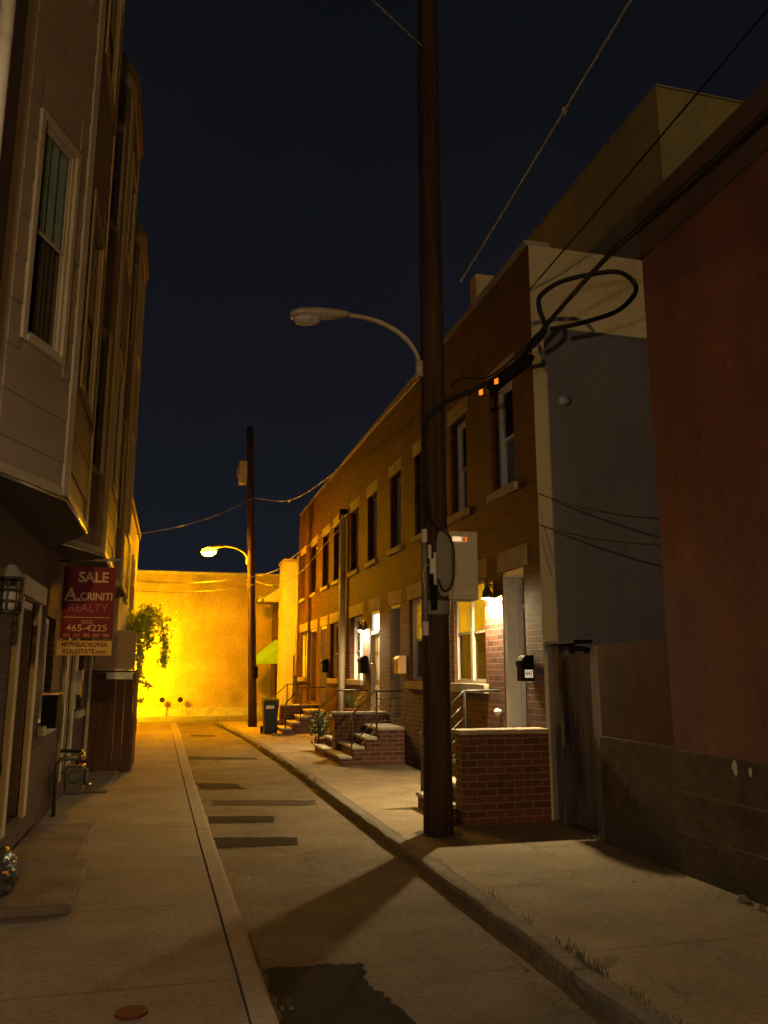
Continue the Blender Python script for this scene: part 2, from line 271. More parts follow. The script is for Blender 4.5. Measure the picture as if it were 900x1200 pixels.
class MB:
    def __init__(s): s.v, s.f, s.m, s.cur = [], [], [], 0
    def quad(s, *pts):
        b = len(s.v); s.v += [Vector(p) for p in pts]; s.f.append(tuple(range(b, b + len(pts)))); s.m.append(s.cur); return s
    def hexa(s, p):  # 8 corners: 4 bottom loop, 4 top loop
        b = len(s.v); s.v += [Vector(q) for q in p]
        for f in ((3, 2, 1, 0), (4, 5, 6, 7), (0, 1, 5, 4), (1, 2, 6, 5), (2, 3, 7, 6), (3, 0, 4, 7)):
            s.f.append(tuple(b + i for i in f)); s.m.append(s.cur)
        return s
    def box(s, x0, x1, y0, y1, z0, z1):
        return s.hexa([(x0, y0, z0), (x1, y0, z0), (x1, y1, z0), (x0, y1, z0), (x0, y0, z1), (x1, y0, z1), (x1, y1, z1), (x0, y1, z1)])
    def fbox(s, fr, u0, u1, z0, z1, d0, d1):
        P = fr.p
        return s.hexa([P(u0, z0, d0), P(u1, z0, d0), P(u1, z0, d1), P(u0, z0, d1), P(u0, z1, d0), P(u1, z1, d0), P(u1, z1, d1), P(u0, z1, d1)])
    def prism(s, poly, z0, z1):
        n = len(poly); b = len(s.v)
        s.v += [Vector((x, y, z0)) for x, y in poly] + [Vector((x, y, z1)) for x, y in poly]
        s.f.append(tuple(b + i for i in reversed(range(n)))); s.f.append(tuple(b + n + i for i in range(n))); s.m += [s.cur] * 2
        for i in range(n):
            j = (i + 1) % n; s.f.append((b + i, b + j, b + n + j, b + n + i)); s.m.append(s.cur)
        return s
    def extr(s, poly, a, b_):  # polygon of 3D points extruded by vector b_-a
        off = Vector(b_) - Vector(a); n = len(poly); b = len(s.v)
        s.v += [Vector(p) for p in poly] + [Vector(p) + off for p in poly]
        s.f.append(tuple(b + i for i in reversed(range(n)))); s.f.append(tuple(b + n + i for i in range(n))); s.m += [s.cur] * 2
        for i in range(n):
            j = (i + 1) % n; s.f.append((b + i, b + j, b + n + j, b + n + i)); s.m.append(s.cur)
        return s
    def tube(s, pts, r, n=8, caps=True):
        pts = [Vector(p) for p in pts]; rs = r if isinstance(r, (list, tuple)) else [r] * len(pts)
        rings = []; up0 = None
        for i, p in enumerate(pts):
            t = (pts[min(i + 1, len(pts) - 1)] - pts[max(i - 1, 0)])
            t = t.normalized() if t.length > 1e-9 else Vector((0, 0, 1))
            if up0 is None:
                up0 = Vector((0, 0, 1)) if abs(t.z) < 0.9 else Vector((1, 0, 0))
            a = (up0 - t * up0.dot(t)); a = a.normalized() if a.length > 1e-6 else t.orthogonal().normalized()
            up0 = a; c = t.cross(a)
            b = len(s.v); rings.append(b)
            for k in range(n):
                an = 2 * PI * k / n
                s.v.append(p + (a * math.cos(an) + c * math.sin(an)) * rs[i])
        for b0, b1 in zip(rings, rings[1:]):
            for k in range(n):
                l = (k + 1) % n; s.f.append((b0 + k, b0 + l, b1 + l, b1 + k)); s.m.append(s.cur)
        if caps:
            s.f.append(tuple(rings[0] + k for k in reversed(range(n)))); s.f.append(tuple(rings[-1] + k for k in range(n))); s.m += [s.cur] * 2
        return s
    def cyl(s, p0, p1, r0, r1=None, n=16):
        return s.tube([p0, p1], [r0, r0 if r1 is None else r1], n)
    def ball(s, c, rx, ry=None, rz=None, nu=14, nv=8, rot=None):
        ry = rx if ry is None else ry; rz = rx if rz is None else rz
        b = len(s.v); c = Vector(c)
        R = rot or Matrix.Identity(3)
        for j in range(nv + 1):
            th = PI * j / nv
            for i in range(nu):
                ph = 2 * PI * i / nu
                s.v.append(c + R @ Vector((rx * math.sin(th) * math.cos(ph), ry * math.sin(th) * math.sin(ph), rz * math.cos(th))))
        for j in range(nv):
            for i in range(nu):
                k = (i + 1) % nu
                s.f.append((b + j * nu + i, b + (j + 1) * nu + i, b + (j + 1) * nu + k, b + j * nu + k)); s.m.append(s.cur)
        return s
    def build(s, name, mats, parent=None, smooth=False, bevel=0.0, label=None):
        mats = mats if isinstance(mats, (list, tuple)) else [mats]
        off = Vector((0, 0, 0)); q = parent
        while q is not None: off += q.location; q = q.parent
        me = bpy.data.meshes.new(name)
        me.from_pydata([v - off for v in s.v], [], s.f)
        for m in mats: me.materials.append(m)
        for p, mi in zip(me.polygons, s.m): p.material_index = mi
        bm = bmesh.new(); bm.from_mesh(me)
        bmesh.ops.remove_doubles(bm, verts=bm.verts, dist=1e-5)
        bmesh.ops.recalc_face_normals(bm, faces=bm.faces)
        bm.to_mesh(me); bm.free()
        if smooth:
            for p in me.polygons: p.use_smooth = True
        o = bpy.data.objects.new(name, me); C.objects.link(o)
        if parent is not None: o.parent = parent
        if bevel:
            b = o.modifiers.new('edge', 'BEVEL'); b.width = bevel; b.segments = 2; b.limit_method = 'ANGLE'; b.angle_limit = math.radians(40)
        if smooth and bevel == 0 and smooth == 'auto':
            pass
        if label: o['label'] = label
        return o

def thing(name, loc, label, cat, group=None):
    o = bpy.data.objects.new(name, None); o.empty_display_size = 0.2
    C.objects.link(o); o.location = loc; o['label'] = label; o['category'] = cat
    if group: o['group'] = group
    return o
def tag(o, label, cat, group=None):
    o['label'] = label; o['category'] = cat
    if group: o['group'] = group
    return o
def struct(o): o['kind'] = 'structure'; return o

def lettering(name, body, size, pos, mat, parent, yaw=0.0, align='CENTER', bold=0.0, sx=1.0):
    cu = bpy.data.curves.new(name, 'FONT'); cu.body = body; cu.size = size; cu.align_x = align; cu.align_y = 'CENTER'
    cu.extrude = 0.0012; cu.offset = bold; cu.materials.append(mat)
    tmp = bpy.data.objects.new(name, cu); C.objects.link(tmp)
    bpy.context.view_layer.update()
    me = bpy.data.meshes.new_from_object(tmp.evaluated_get(bpy.context.evaluated_depsgraph_get()))
    bpy.data.objects.remove(tmp); me.name = name
    if not me.materials: me.materials.append(mat)
    o = bpy.data.objects.new(name, me); C.objects.link(o)
    off = Vector((0, 0, 0)); q = parent
    while q is not None: off += q.location; q = q.parent
    o.parent = parent; o.location = Vector(pos) - off; o.rotation_euler = (PI / 2, 0, yaw); o.scale = (sx, 1, 1)
    return o

def holed(mb, fr, u0, u1, z0, z1, holes, depth):
    us = sorted({u0, u1, *[h[0] for h in holes], *[h[1] for h in holes]}); us = [u for u in us if u0 <= u <= u1]
    zs = sorted({z0, z1, *[h[2] for h in holes], *[h[3] for h in holes]}); zs = [z for z in zs if z0 <= z <= z1]
    for a, b in zip(us, us[1:]):
        for c, d in zip(zs, zs[1:]):
            m, n = (a + b) / 2, (c + d) / 2
            if any(h[0] < m < h[1] and h[2] < n < h[3] for h in holes): continue
            mb.quad(fr.p(a, c), fr.p(b, c), fr.p(b, d), fr.p(a, d))
    for h in holes:
        a, b, c, d = h[:4]
        mb.quad(fr.p(a, c), fr.p(a, d), fr.p(a, d, -depth), fr.p(a, c, -depth))
        mb.quad(fr.p(b, c), fr.p(b, d), fr.p(b, d, -depth), fr.p(b, c, -depth))
        mb.quad(fr.p(a, d), fr.p(b, d), fr.p(b, d, -depth), fr.p(a, d, -depth))
        mb.quad(fr.p(a, c), fr.p(b, c), fr.p(b, c, -depth), fr.p(a, c, -depth))
    return mb

def window(fr, parent, u0, u1, z0, z1, frame_mat, recess=0.12, upper=None, lower=None, mullion=False, fw=0.055, label=None, thin=False):
    """double hung sash; the lower sash sits behind the upper one; blinds hang inside"""
    mb = MB(); r = -recess; fd, s, ds1, ds2, sd = (0.04, 0.022, 0.012, 0.022, 0.012) if thin else (0.08, 0.038, 0.03, 0.055, 0.02)
    # fixed frame
    mb.fbox(fr, u0, u0 + fw, z0, z1, r - fd, r); mb.fbox(fr, u1 - fw, u1, z0, z1, r - fd, r)
    mb.fbox(fr, u0 + fw, u1 - fw, z1 - fw, z1, r - fd, r); mb.fbox(fr, u0 + fw, u1 - fw, z0, z0 + 0.04, r - fd, r)
    zm = (z0 + z1) / 2
    cols = [(u0 + fw, u1 - fw)]
    if mullion:
        um = (u0 + u1) / 2; mb.fbox(fr, um - 0.045, um + 0.045, z0 + 0.04, z1 - fw, r - fd, r - 0.001)
        cols = [(u0 + fw, um - 0.045), (um + 0.045, u1 - fw)]
    pn = MB()
    for a, b in cols:
        for (c, d, dd) in ((zm - 0.02, z1 - fw, r - ds1), (z0 + 0.04, zm + 0.02, r - ds2)):
            mb.fbox(fr, a, a + s, c, d, dd - sd, dd); mb.fbox(fr, b - s, b, c, d, dd - sd, dd)
            mb.fbox(fr, a + s, b - s, d - s, d, dd - sd, dd); mb.fbox(fr, a + s, b - s, c, c + s, dd - sd, dd)
            pn.quad(fr.p(a + s, c + s, dd - sd / 2), fr.p(b - s, c + s, dd - sd / 2), fr.p(b - s, d - s, dd - sd / 2), fr.p(a + s, d - s, dd - sd / 2))
    w = mb.build('window', frame_mat, parent, label=label)
    pn.build('pane', M['glass'], w)
    back = r - (0.05 if thin else 0.10)
    if upper:
        q = MB(); n = 8
        for i in range(n):
            a = u0 + (u1 - u0) * i / n; b = u0 + (u1 - u0) * (i + 1) / n
            da, db = (back + 0.02 * (i % 2), back + 0.02 * ((i + 1) % 2))
            q.quad(fr.p(a, zm, da), fr.p(b, zm, db), fr.p(b, z1, db), fr.p(a, z1, da))
        q.build('blind', upper, w)
    if lower:
        q = MB(); n = 8; ua = u0 + (u1 - u0) * (0.45 if lower is not M['blind_dark'] else 0)
        for i in range(n):
            a = ua + (u1 - ua) * i / n; b = ua + (u1 - ua) * (i + 1) / n
            da, db = (back + 0.025 * (i % 2) - 0.02, back + 0.025 * ((i + 1) % 2) - 0.02)
            q.quad(fr.p(a, z0, da), fr.p(b, z0, db), fr.p(b, zm, db), fr.p(a, zm, da))
        q.build('curtain', lower, w)
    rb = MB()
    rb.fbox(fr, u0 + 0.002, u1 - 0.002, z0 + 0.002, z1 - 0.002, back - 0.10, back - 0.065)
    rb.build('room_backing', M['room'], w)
    return w

def door(fr, parent, u0, u1, z0, z1, recess, leaf_mat, frame_mat, transom=None, leaf_glass=False, knob_u=None, fwm=0.07):
    r = -recess; zt = z1 - 0.42 if transom else z1 - 0.06
    f = MB()
    fo = min(-0.03, r + 0.04); f.fbox(fr, u0, u0 + 0.02, z0, z1, r - 0.02, -0.012); f.fbox(fr, u1 - 0.02, u1, z0, z1, r - 0.02, -0.012)
    f.fbox(fr, u0 + 0.021, u0 + fwm, z0, z1, r - 0.02, r + 0.045); f.fbox(fr, u1 - fwm, u1 - 0.021, z0, z1, r - 0.02, r + 0.045)
    f.fbox(fr, u0 + 0.02, u1 - 0.02, z1 - 0.07, z1 - 0.001, r - 0.02, -0.016)
    if transom: f.fbox(fr, u0 + fwm, u1 - fwm, zt - 0.07, zt, r - 0.02, r + 0.07)
    f.build('door_frame', frame_mat, parent, bevel=0.006)
    a, b = u0 + fwm, u1 - fwm; top = zt - 0.07 if transom else z1 - 0.07
    d = MB(); d.fbox(fr, a, b, z0 + 0.02, top, r - 0.05, r - 0.005)
    w = b - a; h = top - z0
    for (ua, ub) in ((a + 0.1 * w, a + 0.46 * w), (a + 0.54 * w, b - 0.1 * w)):
        for (za, zb) in ((z0 + 0.08 * h, z0 + 0.36 * h), (z0 + 0.42 * h, z0 + 0.72 * h), (z0 + 0.77 * h, z0 + 0.94 * h)):
            d.fbox(fr, ua, ub, za, zb, r - 0.004, r + 0.012)
    dl = d.build('door', leaf_mat, parent, bevel=0.006)
    ku = knob_u if knob_u is not None else a + 0.07
    k = MB(); k.ball(fr.p(ku, z0 + 1.0, r + 0.06), 0.032); k.cyl(fr.p(ku, z0 + 1.0, r - 0.004), fr.p(ku, z0 + 1.0, r + 0.05), 0.014, n=8)
    k.build('knob', M['brass'], dl, smooth=True)
    if transom:
        t = MB(); t.quad(fr.p(a, zt, r + 0.0), fr.p(b, zt, r), fr.p(b, z1 - 0.07, r), fr.p(a, z1 - 0.07, r))
        t.build('fanlight', transom, parent)

# ------------------------------------------------------------------ camera, world, render
F, VPX, VPY, H = 950.0, 199.0, 788.0, 1.6
pit = math.atan((VPY - 600) / F); yaw = math.atan((450 - VPX) / F * math.cos(pit))
cam_d = bpy.data.cameras.new('camera'); cam = bpy.data.objects.new('camera', cam_d); C.objects.link(cam)
cam.location = (0, 0, H); cam.rotation_euler = Euler((PI / 2 + pit, 0, -yaw), 'XYZ')
cam_d.sensor_fit = 'VERTICAL'; cam_d.sensor_height = 24.0; cam_d.sensor_width = 18.0; cam_d.lens = 24.0 * F / 1200.0
cam_d.clip_start = 0.02; cam_d.clip_end = 1000
S.camera = cam

W = bpy.data.worlds.new('World'); S.world = W; W.use_nodes = True
nt = W.node_tree; nt.nodes.clear(); L = nt.links.new
wo = nd(nt, 'ShaderNodeOutputWorld'); bg = nd(nt, 'ShaderNodeBackground', i_Strength=1.0)
tc = nd(nt, 'ShaderNodeTexCoord'); sx = nd(nt, 'ShaderNodeSeparateXYZ'); L(tc.outputs['Generated'], sx.inputs[0])
rp = nd(nt, 'ShaderNodeValToRGB'); el = rp.color_ramp.elements
el[0].position = 0.0; el[0].color = (0.0120, 0.0138, 0.0195, 1); el[1].position = 0.75; el[1].color = (0.0032, 0.0040, 0.0052, 1)
e = el.new(0.33); e.color = (0.0066, 0.0077, 0.0110, 1)
L(sx.outputs[2], rp.inputs[0])
nz = noise(nt, tc.outputs['Generated'], 2.2, 4, 0.5)
L(mixc(nt, 1.0, rp.outputs[0], ramp(nt, nz, (0.85, 0.86, 0.9), (1.15, 1.12, 1.08)), 'MULTIPLY'), bg.inputs[0]); L(bg.outputs[0], wo.inputs[0])
S.view_settings.view_transform = 'Standard'; S.view_settings.look = 'None'
S.view_settings.exposure = 0.0; S.view_settings.gamma = 1.0; S.view_settings.use_curve_mapping = False
S.render.engine = 'CYCLES'
cy = S.cycles
cy.use_denoising = True
try: cy.denoiser = 'OPENIMAGEDENOISE'; cy.denoising_input_passes = 'RGB_ALBEDO_NORMAL'
except Exception: pass
cy.max_bounces = 6; cy.diffuse_bounces = 4; cy.glossy_bounces = 3; cy.transparent_max_bounces = 8; cy.transmission_bounces = 2
cy.sample_clamp_indirect = 4.0; cy.caustics_reflective = False; cy.caustics_refractive = False

# ------------------------------------------------------------------ ground
struct(MB().quad((-150, -150, -0.13), (150, -150, -0.13), (150, 150, -0.13), (-150, 150, -0.13)).build('ground', M['earth']))
RZ = -0.10
struct(MB().quad((0.2, -60, RZ), (2.6, -60, RZ), (2.6, 28.0, RZ), (0.2, 28.0, RZ)).quad((-14, 28.0, RZ), (14, 28.0, RZ), (14, 30.9, RZ), (-14, 30.9, RZ)).build('road', M['asphalt']))
LK = [(0.80, -60), (0.66, -1), (0.60, 3), (0.505, 8.5), (0.44, 14), (0.40, 18), (0.30, 28.0)]     # left kerb, street edge
LJ = [(x - (0.115 + 0.0035 * max(0, y)), y) for x, y in LK]
def resample(pl, step):
    out = []
    for (x0, y0), (x1, y1) in zip(pl, pl[1:]):
        n = max(1, int((y1 - y0) / step)) if y0 > -3 else 1
        out += [(x0 + (x1 - x0) * i / n, y0 + (y1 - y0) * i / n) for i in range(n)]
    return out + [pl[-1]]
def worn_kerb(mb, street, inner, ztop, jag):
    A, B = resample(street, 0.22), resample(inner, 0.22); n = len(A); b0 = len(mb.v)
    for i, ((x0, y0), (x1, y1)) in enumerate(zip(A, B)):
        sg = 1 if x0 > x1 else -1
        chip = max(0, random.gauss(-0.4, 1.0)) * jag; dz = random.gauss(0, 0.0025); w = random.gauss(0, jag * 0.35)
        mb.v += [Vector((x0 + w, y0, -0.2)), Vector((x0 + w, y0, ztop - 0.035 - chip)), Vector((x0 - sg * 0.010 + w - sg * chip * 0.6, y0, ztop - 0.008 + dz - chip * 0.4)), Vector((x0 - sg * 0.035 - sg * chip, y0, ztop + dz)), Vector((x1, y1, ztop + dz)), Vector((x1, y1, -0.2))]
    for i in range(n - 1):
        for k in range(5):
            a = b0 + i * 6 + k; mb.f.append((a, a + 6, a + 7, a + 1)); mb.m.append(0)
    return mb
def strip(mb, a, b, z0, z1):
    for (p, q), (r, s_) in zip(zip(a, a[1:]), zip(b, b[1:])):
        mb.hexa([(*p, z0), (*r, z0), (*s_, z0), (*q, z0), (*p, z1), (*r, z1), (*s_, z1), (*q, z1)])
    return mb
struct(worn_kerb(MB(), LK, LJ, 0.004, 0.008).build('left_kerb', M['kerb']))
struct(strip(MB(), [(-12, y) for x, y in LJ], [(x - 0.013, y) for x, y in LJ], -0.2, 0.0).build('left_sidewalk', M['concrete']))
RK = [(2.20, -60), (2.20, 4), (2.17, 9), (2.15, 14), (2.06, 18), (1.92, 22), (1.68, 26), (1.5, 28.0)]
RJ = [(x + 0.135, y) for x, y in RK]
struct(worn_kerb(MB(), RK, RJ, 0.006, 0.022).build('right_kerb', M['kerb_old']))
struct(strip(MB(), [(x + 0.012, y) for x, y in RJ], [(12, y) for x, y in RJ], -0.2, 0.0).build('right_sidewalk', M['concrete_r']))
struct(MB().box(-14, 14, 30.9, 31.6, -0.2, 0.02).build('far_sidewalk', M['concrete']))
# brick paving strip in front of the first stoop, dark patches cut into the street
def blob(name, pts, z, mat, jag=0.02, n=12):
    out = []
    for i, p in enumerate(pts):
        q = pts[(i + 1) % len(pts)]
        for k in range(n):
            t = k / n; out.append((p[0] + (q[0] - p[0]) * t + random.uniform(-jag, jag), p[1] + (q[1] - p[1]) * t + random.uniform(-jag, jag), z))
    mb = MB(); c = sum((Vector(o) for o in out), Vector()) / len(out)
    for i in range(len(out)): mb.quad(c, out[i], out[(i + 1) % len(out)])
    return struct(mb.build(name, mat))
k_ = 1.7 / 1.6
def sc(pts): return [(x * k_, y * k_) for x, y in pts]
blob('street_patch', sc([(0.585, 4.87), (0.85, 4.86), (1.12, 4.82), (1.07, 4.55), (1.14, 4.3), (1.22, 3.6), (0.59, 3.6)]), RZ + 0.004, M['patch'], 0.022)
blob('street_patch', sc([(0.50, 8.62), (1.31, 8.42), (1.24, 8.06), (0.50, 8.10)]), RZ + 0.004, M['patch'])
blob('street_patch', sc([(0.49, 9.87), (1.22, 9.68), (1.18, 9.27), (0.49, 9.40)]), RZ + 0.004, M['patch'])
blob('street_patch', sc([(0.47, 12.76), (1.0, 12.6), (1.10, 11.95), (0.47, 12.1)]), RZ + 0.004, M['patch'], 0.04)
blob('street_patch', sc([(0.60, 11.05), (1.88, 10.72), (1.81, 10.32), (0.58, 10.6)]), RZ + 0.004, M['patch_worn'], 0.03)
blob('street_patch', sc([(0.42, 16.8), (1.69, 16.2), (1.69, 15.8), (0.42, 16.1)]), RZ + 0.004, M['patch_worn'], 0.03)
blob('street_patch', sc([(0.6, 22.5), (1.2, 22.2), (1.2, 21.6), (0.6, 21.9)]), RZ + 0.004, M['patch_worn'], 0.03)

blob('dirt_patch', [(2.715 + 0.24 * math.cos(k), 8.27 + 0.24 * math.sin(k)) for k in (0, 0.8, 1.6, 2.4, 3.2, 4.0, 4.8, 5.6)], 0.0045, M['earth'], 0.025, 3)
blob('dirt_patch', [(2.475 + 0.2 * math.cos(k), 25.2 + 0.2 * math.sin(k)) for k in (0, 1.0, 2.0, 3.0, 4.0, 5.0)], 0.0045, M['earth'], 0.02, 3)
# ------------------------------------------------------------------ right row of brick houses
RF = Fr((4.13, 0, 0), (0, 1, 0), (-1, 0, 0))
SF = Fr((0, 8.66, 0), (1, 0, 0), (0, -1, 0))
ROOF = 6.92
def row_house(y0, y1, label, doorspec, win, uppers, brick=M['brick'], first=False, last=False):
    t = thing('row_house', (4.13, (y0 + y1) / 2, 0), label, 'house', 'brick row houses on the right')
    dz0 = 0.76
    holes = [(doorspec[0], doorspec[1], dz0, 2.88), (win[0], win[1], 1.45, 2.88)] + [(a, b, 3.97, 5.45) for a, b in uppers]
    holed(MB(), RF, y0, y1, 0, ROOF, holes, 0.30).build('wall', brick, t)
    lt = MB()
    for a, b in ((doorspec[0], doorspec[1]), (win[0], win[1])):
        lt.fbox(RF, a - 0.13, b + 0.13, 2.884, 3.15, -0.05, 0.012)
    lt.build('lintel', M['stone'], t, bevel=0.01)
    for a, b in uppers:
        MB().fbox(RF, a - 0.1, b + 0.1, 5.454, 5.70, -0.05, 0.012).build('lintel', M['stone'], t, bevel=0.01)
        MB().fbox(RF, a - 0.08, b + 0.08, 3.87, 3.968, -0.1, 0.06).build('sill', M['stone'], t, bevel=0.008)
    MB().fbox(RF, win[0] - 0.08, win[1] + 0.08, 1.32, 1.448, -0.1, 0.07).build('sill', M['stone'], t, bevel=0.008)
    MB().fbox(RF, y0, y1, ROOF + 0.002, ROOF + 0.06, -0.3, 0.05).build('coping', M['grey_metal'], t)
    MB().box(4.43, 12, y0 + (0.32 if first else 0), y1, 6.5, 6.6).build('roof', M['roof'], t)
    MB().box(11.7, 12, y0, y1, 0, 6.49).build('rear_wall', brick, t)
    return t
# 1: nearest house
h1 = row_house(8.66, 12.3, 'two storey brick row house nearest the camera with a tall grey side wall', (9.13, 9.82), (10.44, 11.72), [(9.29, 10.05), (11.03, 11.74)], first=True)
door(RF, h1, 9.13, 9.82, 0.76, 2.88, 0.25, M['dark_door'], M['white_paint'], transom=M['glass'], knob_u=9.66)
window(RF, h1, 10.44, 11.72, 1.45, 2.88, M['trim'], 0.04, upper=M['amber_sash'], lower=M['curtain_dark'], mullion=True, thin=True, fw=0.04, label='wide twin window with amber upper sashes')
for a, b in ((9.29, 10.05), (11.03, 11.74)): window(RF, h1, a, b, 3.97, 5.45, M['white_paint'], 0.12, lower=M['blind_dark'] if a < 10 else None)
sw = MB(); sw.fbox(SF, 4.133, 12, 0, ROOF, -0.3, 0); sw.build('side_wall', M['stucco_grey'], h1, label='tall blank grey stucco side wall over the yard')
ra = MB(); ra.box(6.17, 12, 8.675, 27.3, 6.93, 9.62); ra.build('roof_addition', M['stucco_olive'], h1, label='set back third storey rising above the roof')
MB().box(6.15, 12.1, 8.65, 27.35, 9.622, 9.65).build('roof_edge', M['stucco_olive'], h1)
ch = MB(); ch.box(4.2, 4.55, 10.66, 10.92, 6.6, 7.55); ch.build('chimney', M['stucco_grey'], h1, bevel=0.02)
vc = MB(); vc.cyl((4.48, 8.66, 4.87), (4.48, 8.55, 4.85), 0.045, 0.06, 12); vc.ball((4.50, 8.56, 4.85), 0.055, 0.03, 0.045)
vc.build('vent_cap', M['white_paint'], h1, smooth=True)
# 2
h2 = row_house(12.3, 15.88, 'brick row house behind the near pole, yellow patterned upper sash in its window', (14.72, 15.45), (12.95, 14.12), [(12.98, 13.72), (14.64, 15.42)])
door(RF, h2, 14.72, 15.45, 0.76, 2.88, 0.25, M['brown_door'], M['grey_paint'], transom=M['room'], knob_u=14.86)
window(RF, h2, 12.95, 14.12, 1.45, 2.88, M['white_paint'], 0.06, upper=M['patterned_sash'], lower=M['curtain_dark'], label='window with a yellow patterned upper sash')
for a, b in ((12.98, 13.72), (14.64, 15.42)): window(RF, h2, a, b, 3.97, 5.45, M['grey_paint'], 0.14)
bw = MB(); bw.fbox(RF, 12.92, 13.5, 0.22, 0.62, -0.05, 0.012); bw.build('cellar_hatch', M['stone'], h2, bevel=0.01)
# 3
h3 = row_house(15.88, 19.85, 'middle brick row house with a white door under a brightly lit fanlight', (16.3, 17.1), (17.85, 19.15), [(16.55, 17.38), (18.31, 19.22)])
door(RF, h3, 16.3, 17.1, 0.76, 2.88, 0.07, M['white_paint'], M['white_paint'], transom=M['lit_white'], knob_u=16.95)
window(RF, h3, 17.85, 19.15, 1.30, 2.88, M['white_paint'], 0.1, upper=M['blind_dark'], lower=M['curtain_dark'], mullion=True)
for a, b in ((16.55, 17.38), (18.31, 19.22)): window(RF, h3, a, b, 3.97, 5.45, M['grey_paint'], 0.14, lower=M['curtain_dark'])
# 4
h4 = row_house(19.85, 23.3, 'brick row house between the tall twin pipes and the shared far stoop', (22.25, 23.1), (20.42, 21.68), [(20.5, 21.32), (22.04, 23.0)])
door(RF, h4, 22.25, 23.1, 0.76, 2.88, 0.25, M['brown_door'], M['white_paint'], knob_u=22.4)
window(RF, h4, 20.42, 21.68, 1.30, 2.88, M['white_paint'], 0.1, upper=M['curtain_dark'], lower=M['blind_dark'], mullion=True)
for a, b in ((20.5, 21.32), (22.04, 23.0)): window(RF, h4, a, b, 3.97, 5.45, M['trim'], 0.14)
# 5
h5 = row_house(23.3, 27.5, 'farthest brick row house of the row, beside the cream stucco house', (23.85, 24.9), (25.55, 27.0), [(24.0, 24.98), (26.2, 27.1)], last=True)
door(RF, h5, 23.85, 24.9, 0.76, 2.88, 0.25, M['brown_door'], M['trim'], knob_u=24.0)
window(RF, h5, 25.55, 27.0, 1.30, 2.88, M['white_paint'], 0.1, upper=M['blind_dark'], lower=M['curtain_dark'], mullion=True)
for a, b in ((24.0, 24.98), (26.2, 27.1)): window(RF, h5, a, b, 3.97, 5.45, M['trim'], 0.14)
MB().box(4.13, 12, 27.5, 27.7, 0, ROOF).build('side_wall', M['brick'], h5)

# cream stucco house and the awning house beyond the row
t = thing('stucco_house', (4.5, 28.3, 0), 'narrow cream stucco house standing between the brick row and the awning house', 'house')
MB().box(3.66, 9, 27.72, 29.1, 0, 5.35).build('wall', M['stucco_far'], t)
MB().box(3.62, 9, 27.715, 29.12, 5.352, 5.45).build('coping', M['stone'], t)
MB().box(3.75, 4.0, 27.66, 27.715, 0.0, 2.2).build('pilaster', M['stucco_far'], t)
AF = Fr((3.72, 30.6, 0), (0.42, -1.5, 0), (-1.5, -0.42, 0))
t = thing('awning_house', (3.4, 29.9, 0), 'far brick house with a green door awning and a cream window awning', 'house')
holes = [(0.15, 0.65, 0.5, 1.95), (0.85, 1.35, 0.35, 1.95), (0.3, 0.95, 3.0, 4.3)]
ahw = MB(); holed(ahw, AF, -0.3, 1.56, 0, 4.9, holes, 0.2); ahw.build('wall', M['brick'], t)
MB().hexa([AF.p(-0.3, 0, -0.25), AF.p(1.56, 0, -0.25), AF.p(1.56, 0, -4), AF.p(-0.3, 0, -4), AF.p(-0.3, 4.9, -0.25), AF.p(1.56, 4.9, -0.25), AF.p(1.56, 4.9, -4), AF.p(-0.3, 4.9, -4)]).build('rear_block', M['stucco_end'], t)
def awning(fr, u0, u1, z0, z1, out, mats, valance=0.12):
    mb = MB()
    n = 6
    for i in range(n):
        a = u0 + (u1 - u0) * i / n; b = u0 + (u1 - u0) * (i + 1) / n
        mb.cur = i % len(mats)
        mb.quad(fr.p(a, z1, 0.02), fr.p(b, z1, 0.02), fr.p(b, z0, out), fr.p(a, z0, out))
        mb.quad(fr.p(a, z0, out), fr.p(b, z0, out), fr.p(b, z0 - valance * (0.8 + 0.2 * (i % 2)), out + 0.01), fr.p(a, z0 - valance, out + 0.01))
    mb.cur = 0
    for u in (u0, u1): mb.quad(fr.p(u, z1, 0.02), fr.p(u, z0, out), fr.p(u, z0 - valance, out), fr.p(u, z0 - valance, 0.02))
    return mb.build('awning', mats, t)
aw = awning(AF, 0.05, 1.45, 2.02, 2.78, 1.0, [M['awning_green']]); aw['label'] = 'bright green sloping door awning'
aw = awning(AF, 0.2, 1.3, 4.2, 4.85, 1.0, [M['awning_cream'], M['awning_cream'], M['awning_stripe']]); aw['label'] = 'cream window awning with a scalloped edge'
window(AF, t, 0.15, 0.65, 0.5, 1.95, M['trim'], 0.08, lower=M['curtain_dark'])
door(AF, t, 0.85, 1.35, 0.35, 1.95, 0.12, M['brown_door'], M['white_paint'], transom=M['lit_cream'])
window(AF, t, 0.3, 0.95, 3.0, 4.3, M['trim'], 0.08)
ac = MB(); ac.fbox(AF, 0.95, 1.3, 3.55, 3.85, -0.05, 0.3); ac.build('air_conditioner', M['stone'], t, bevel=0.01)

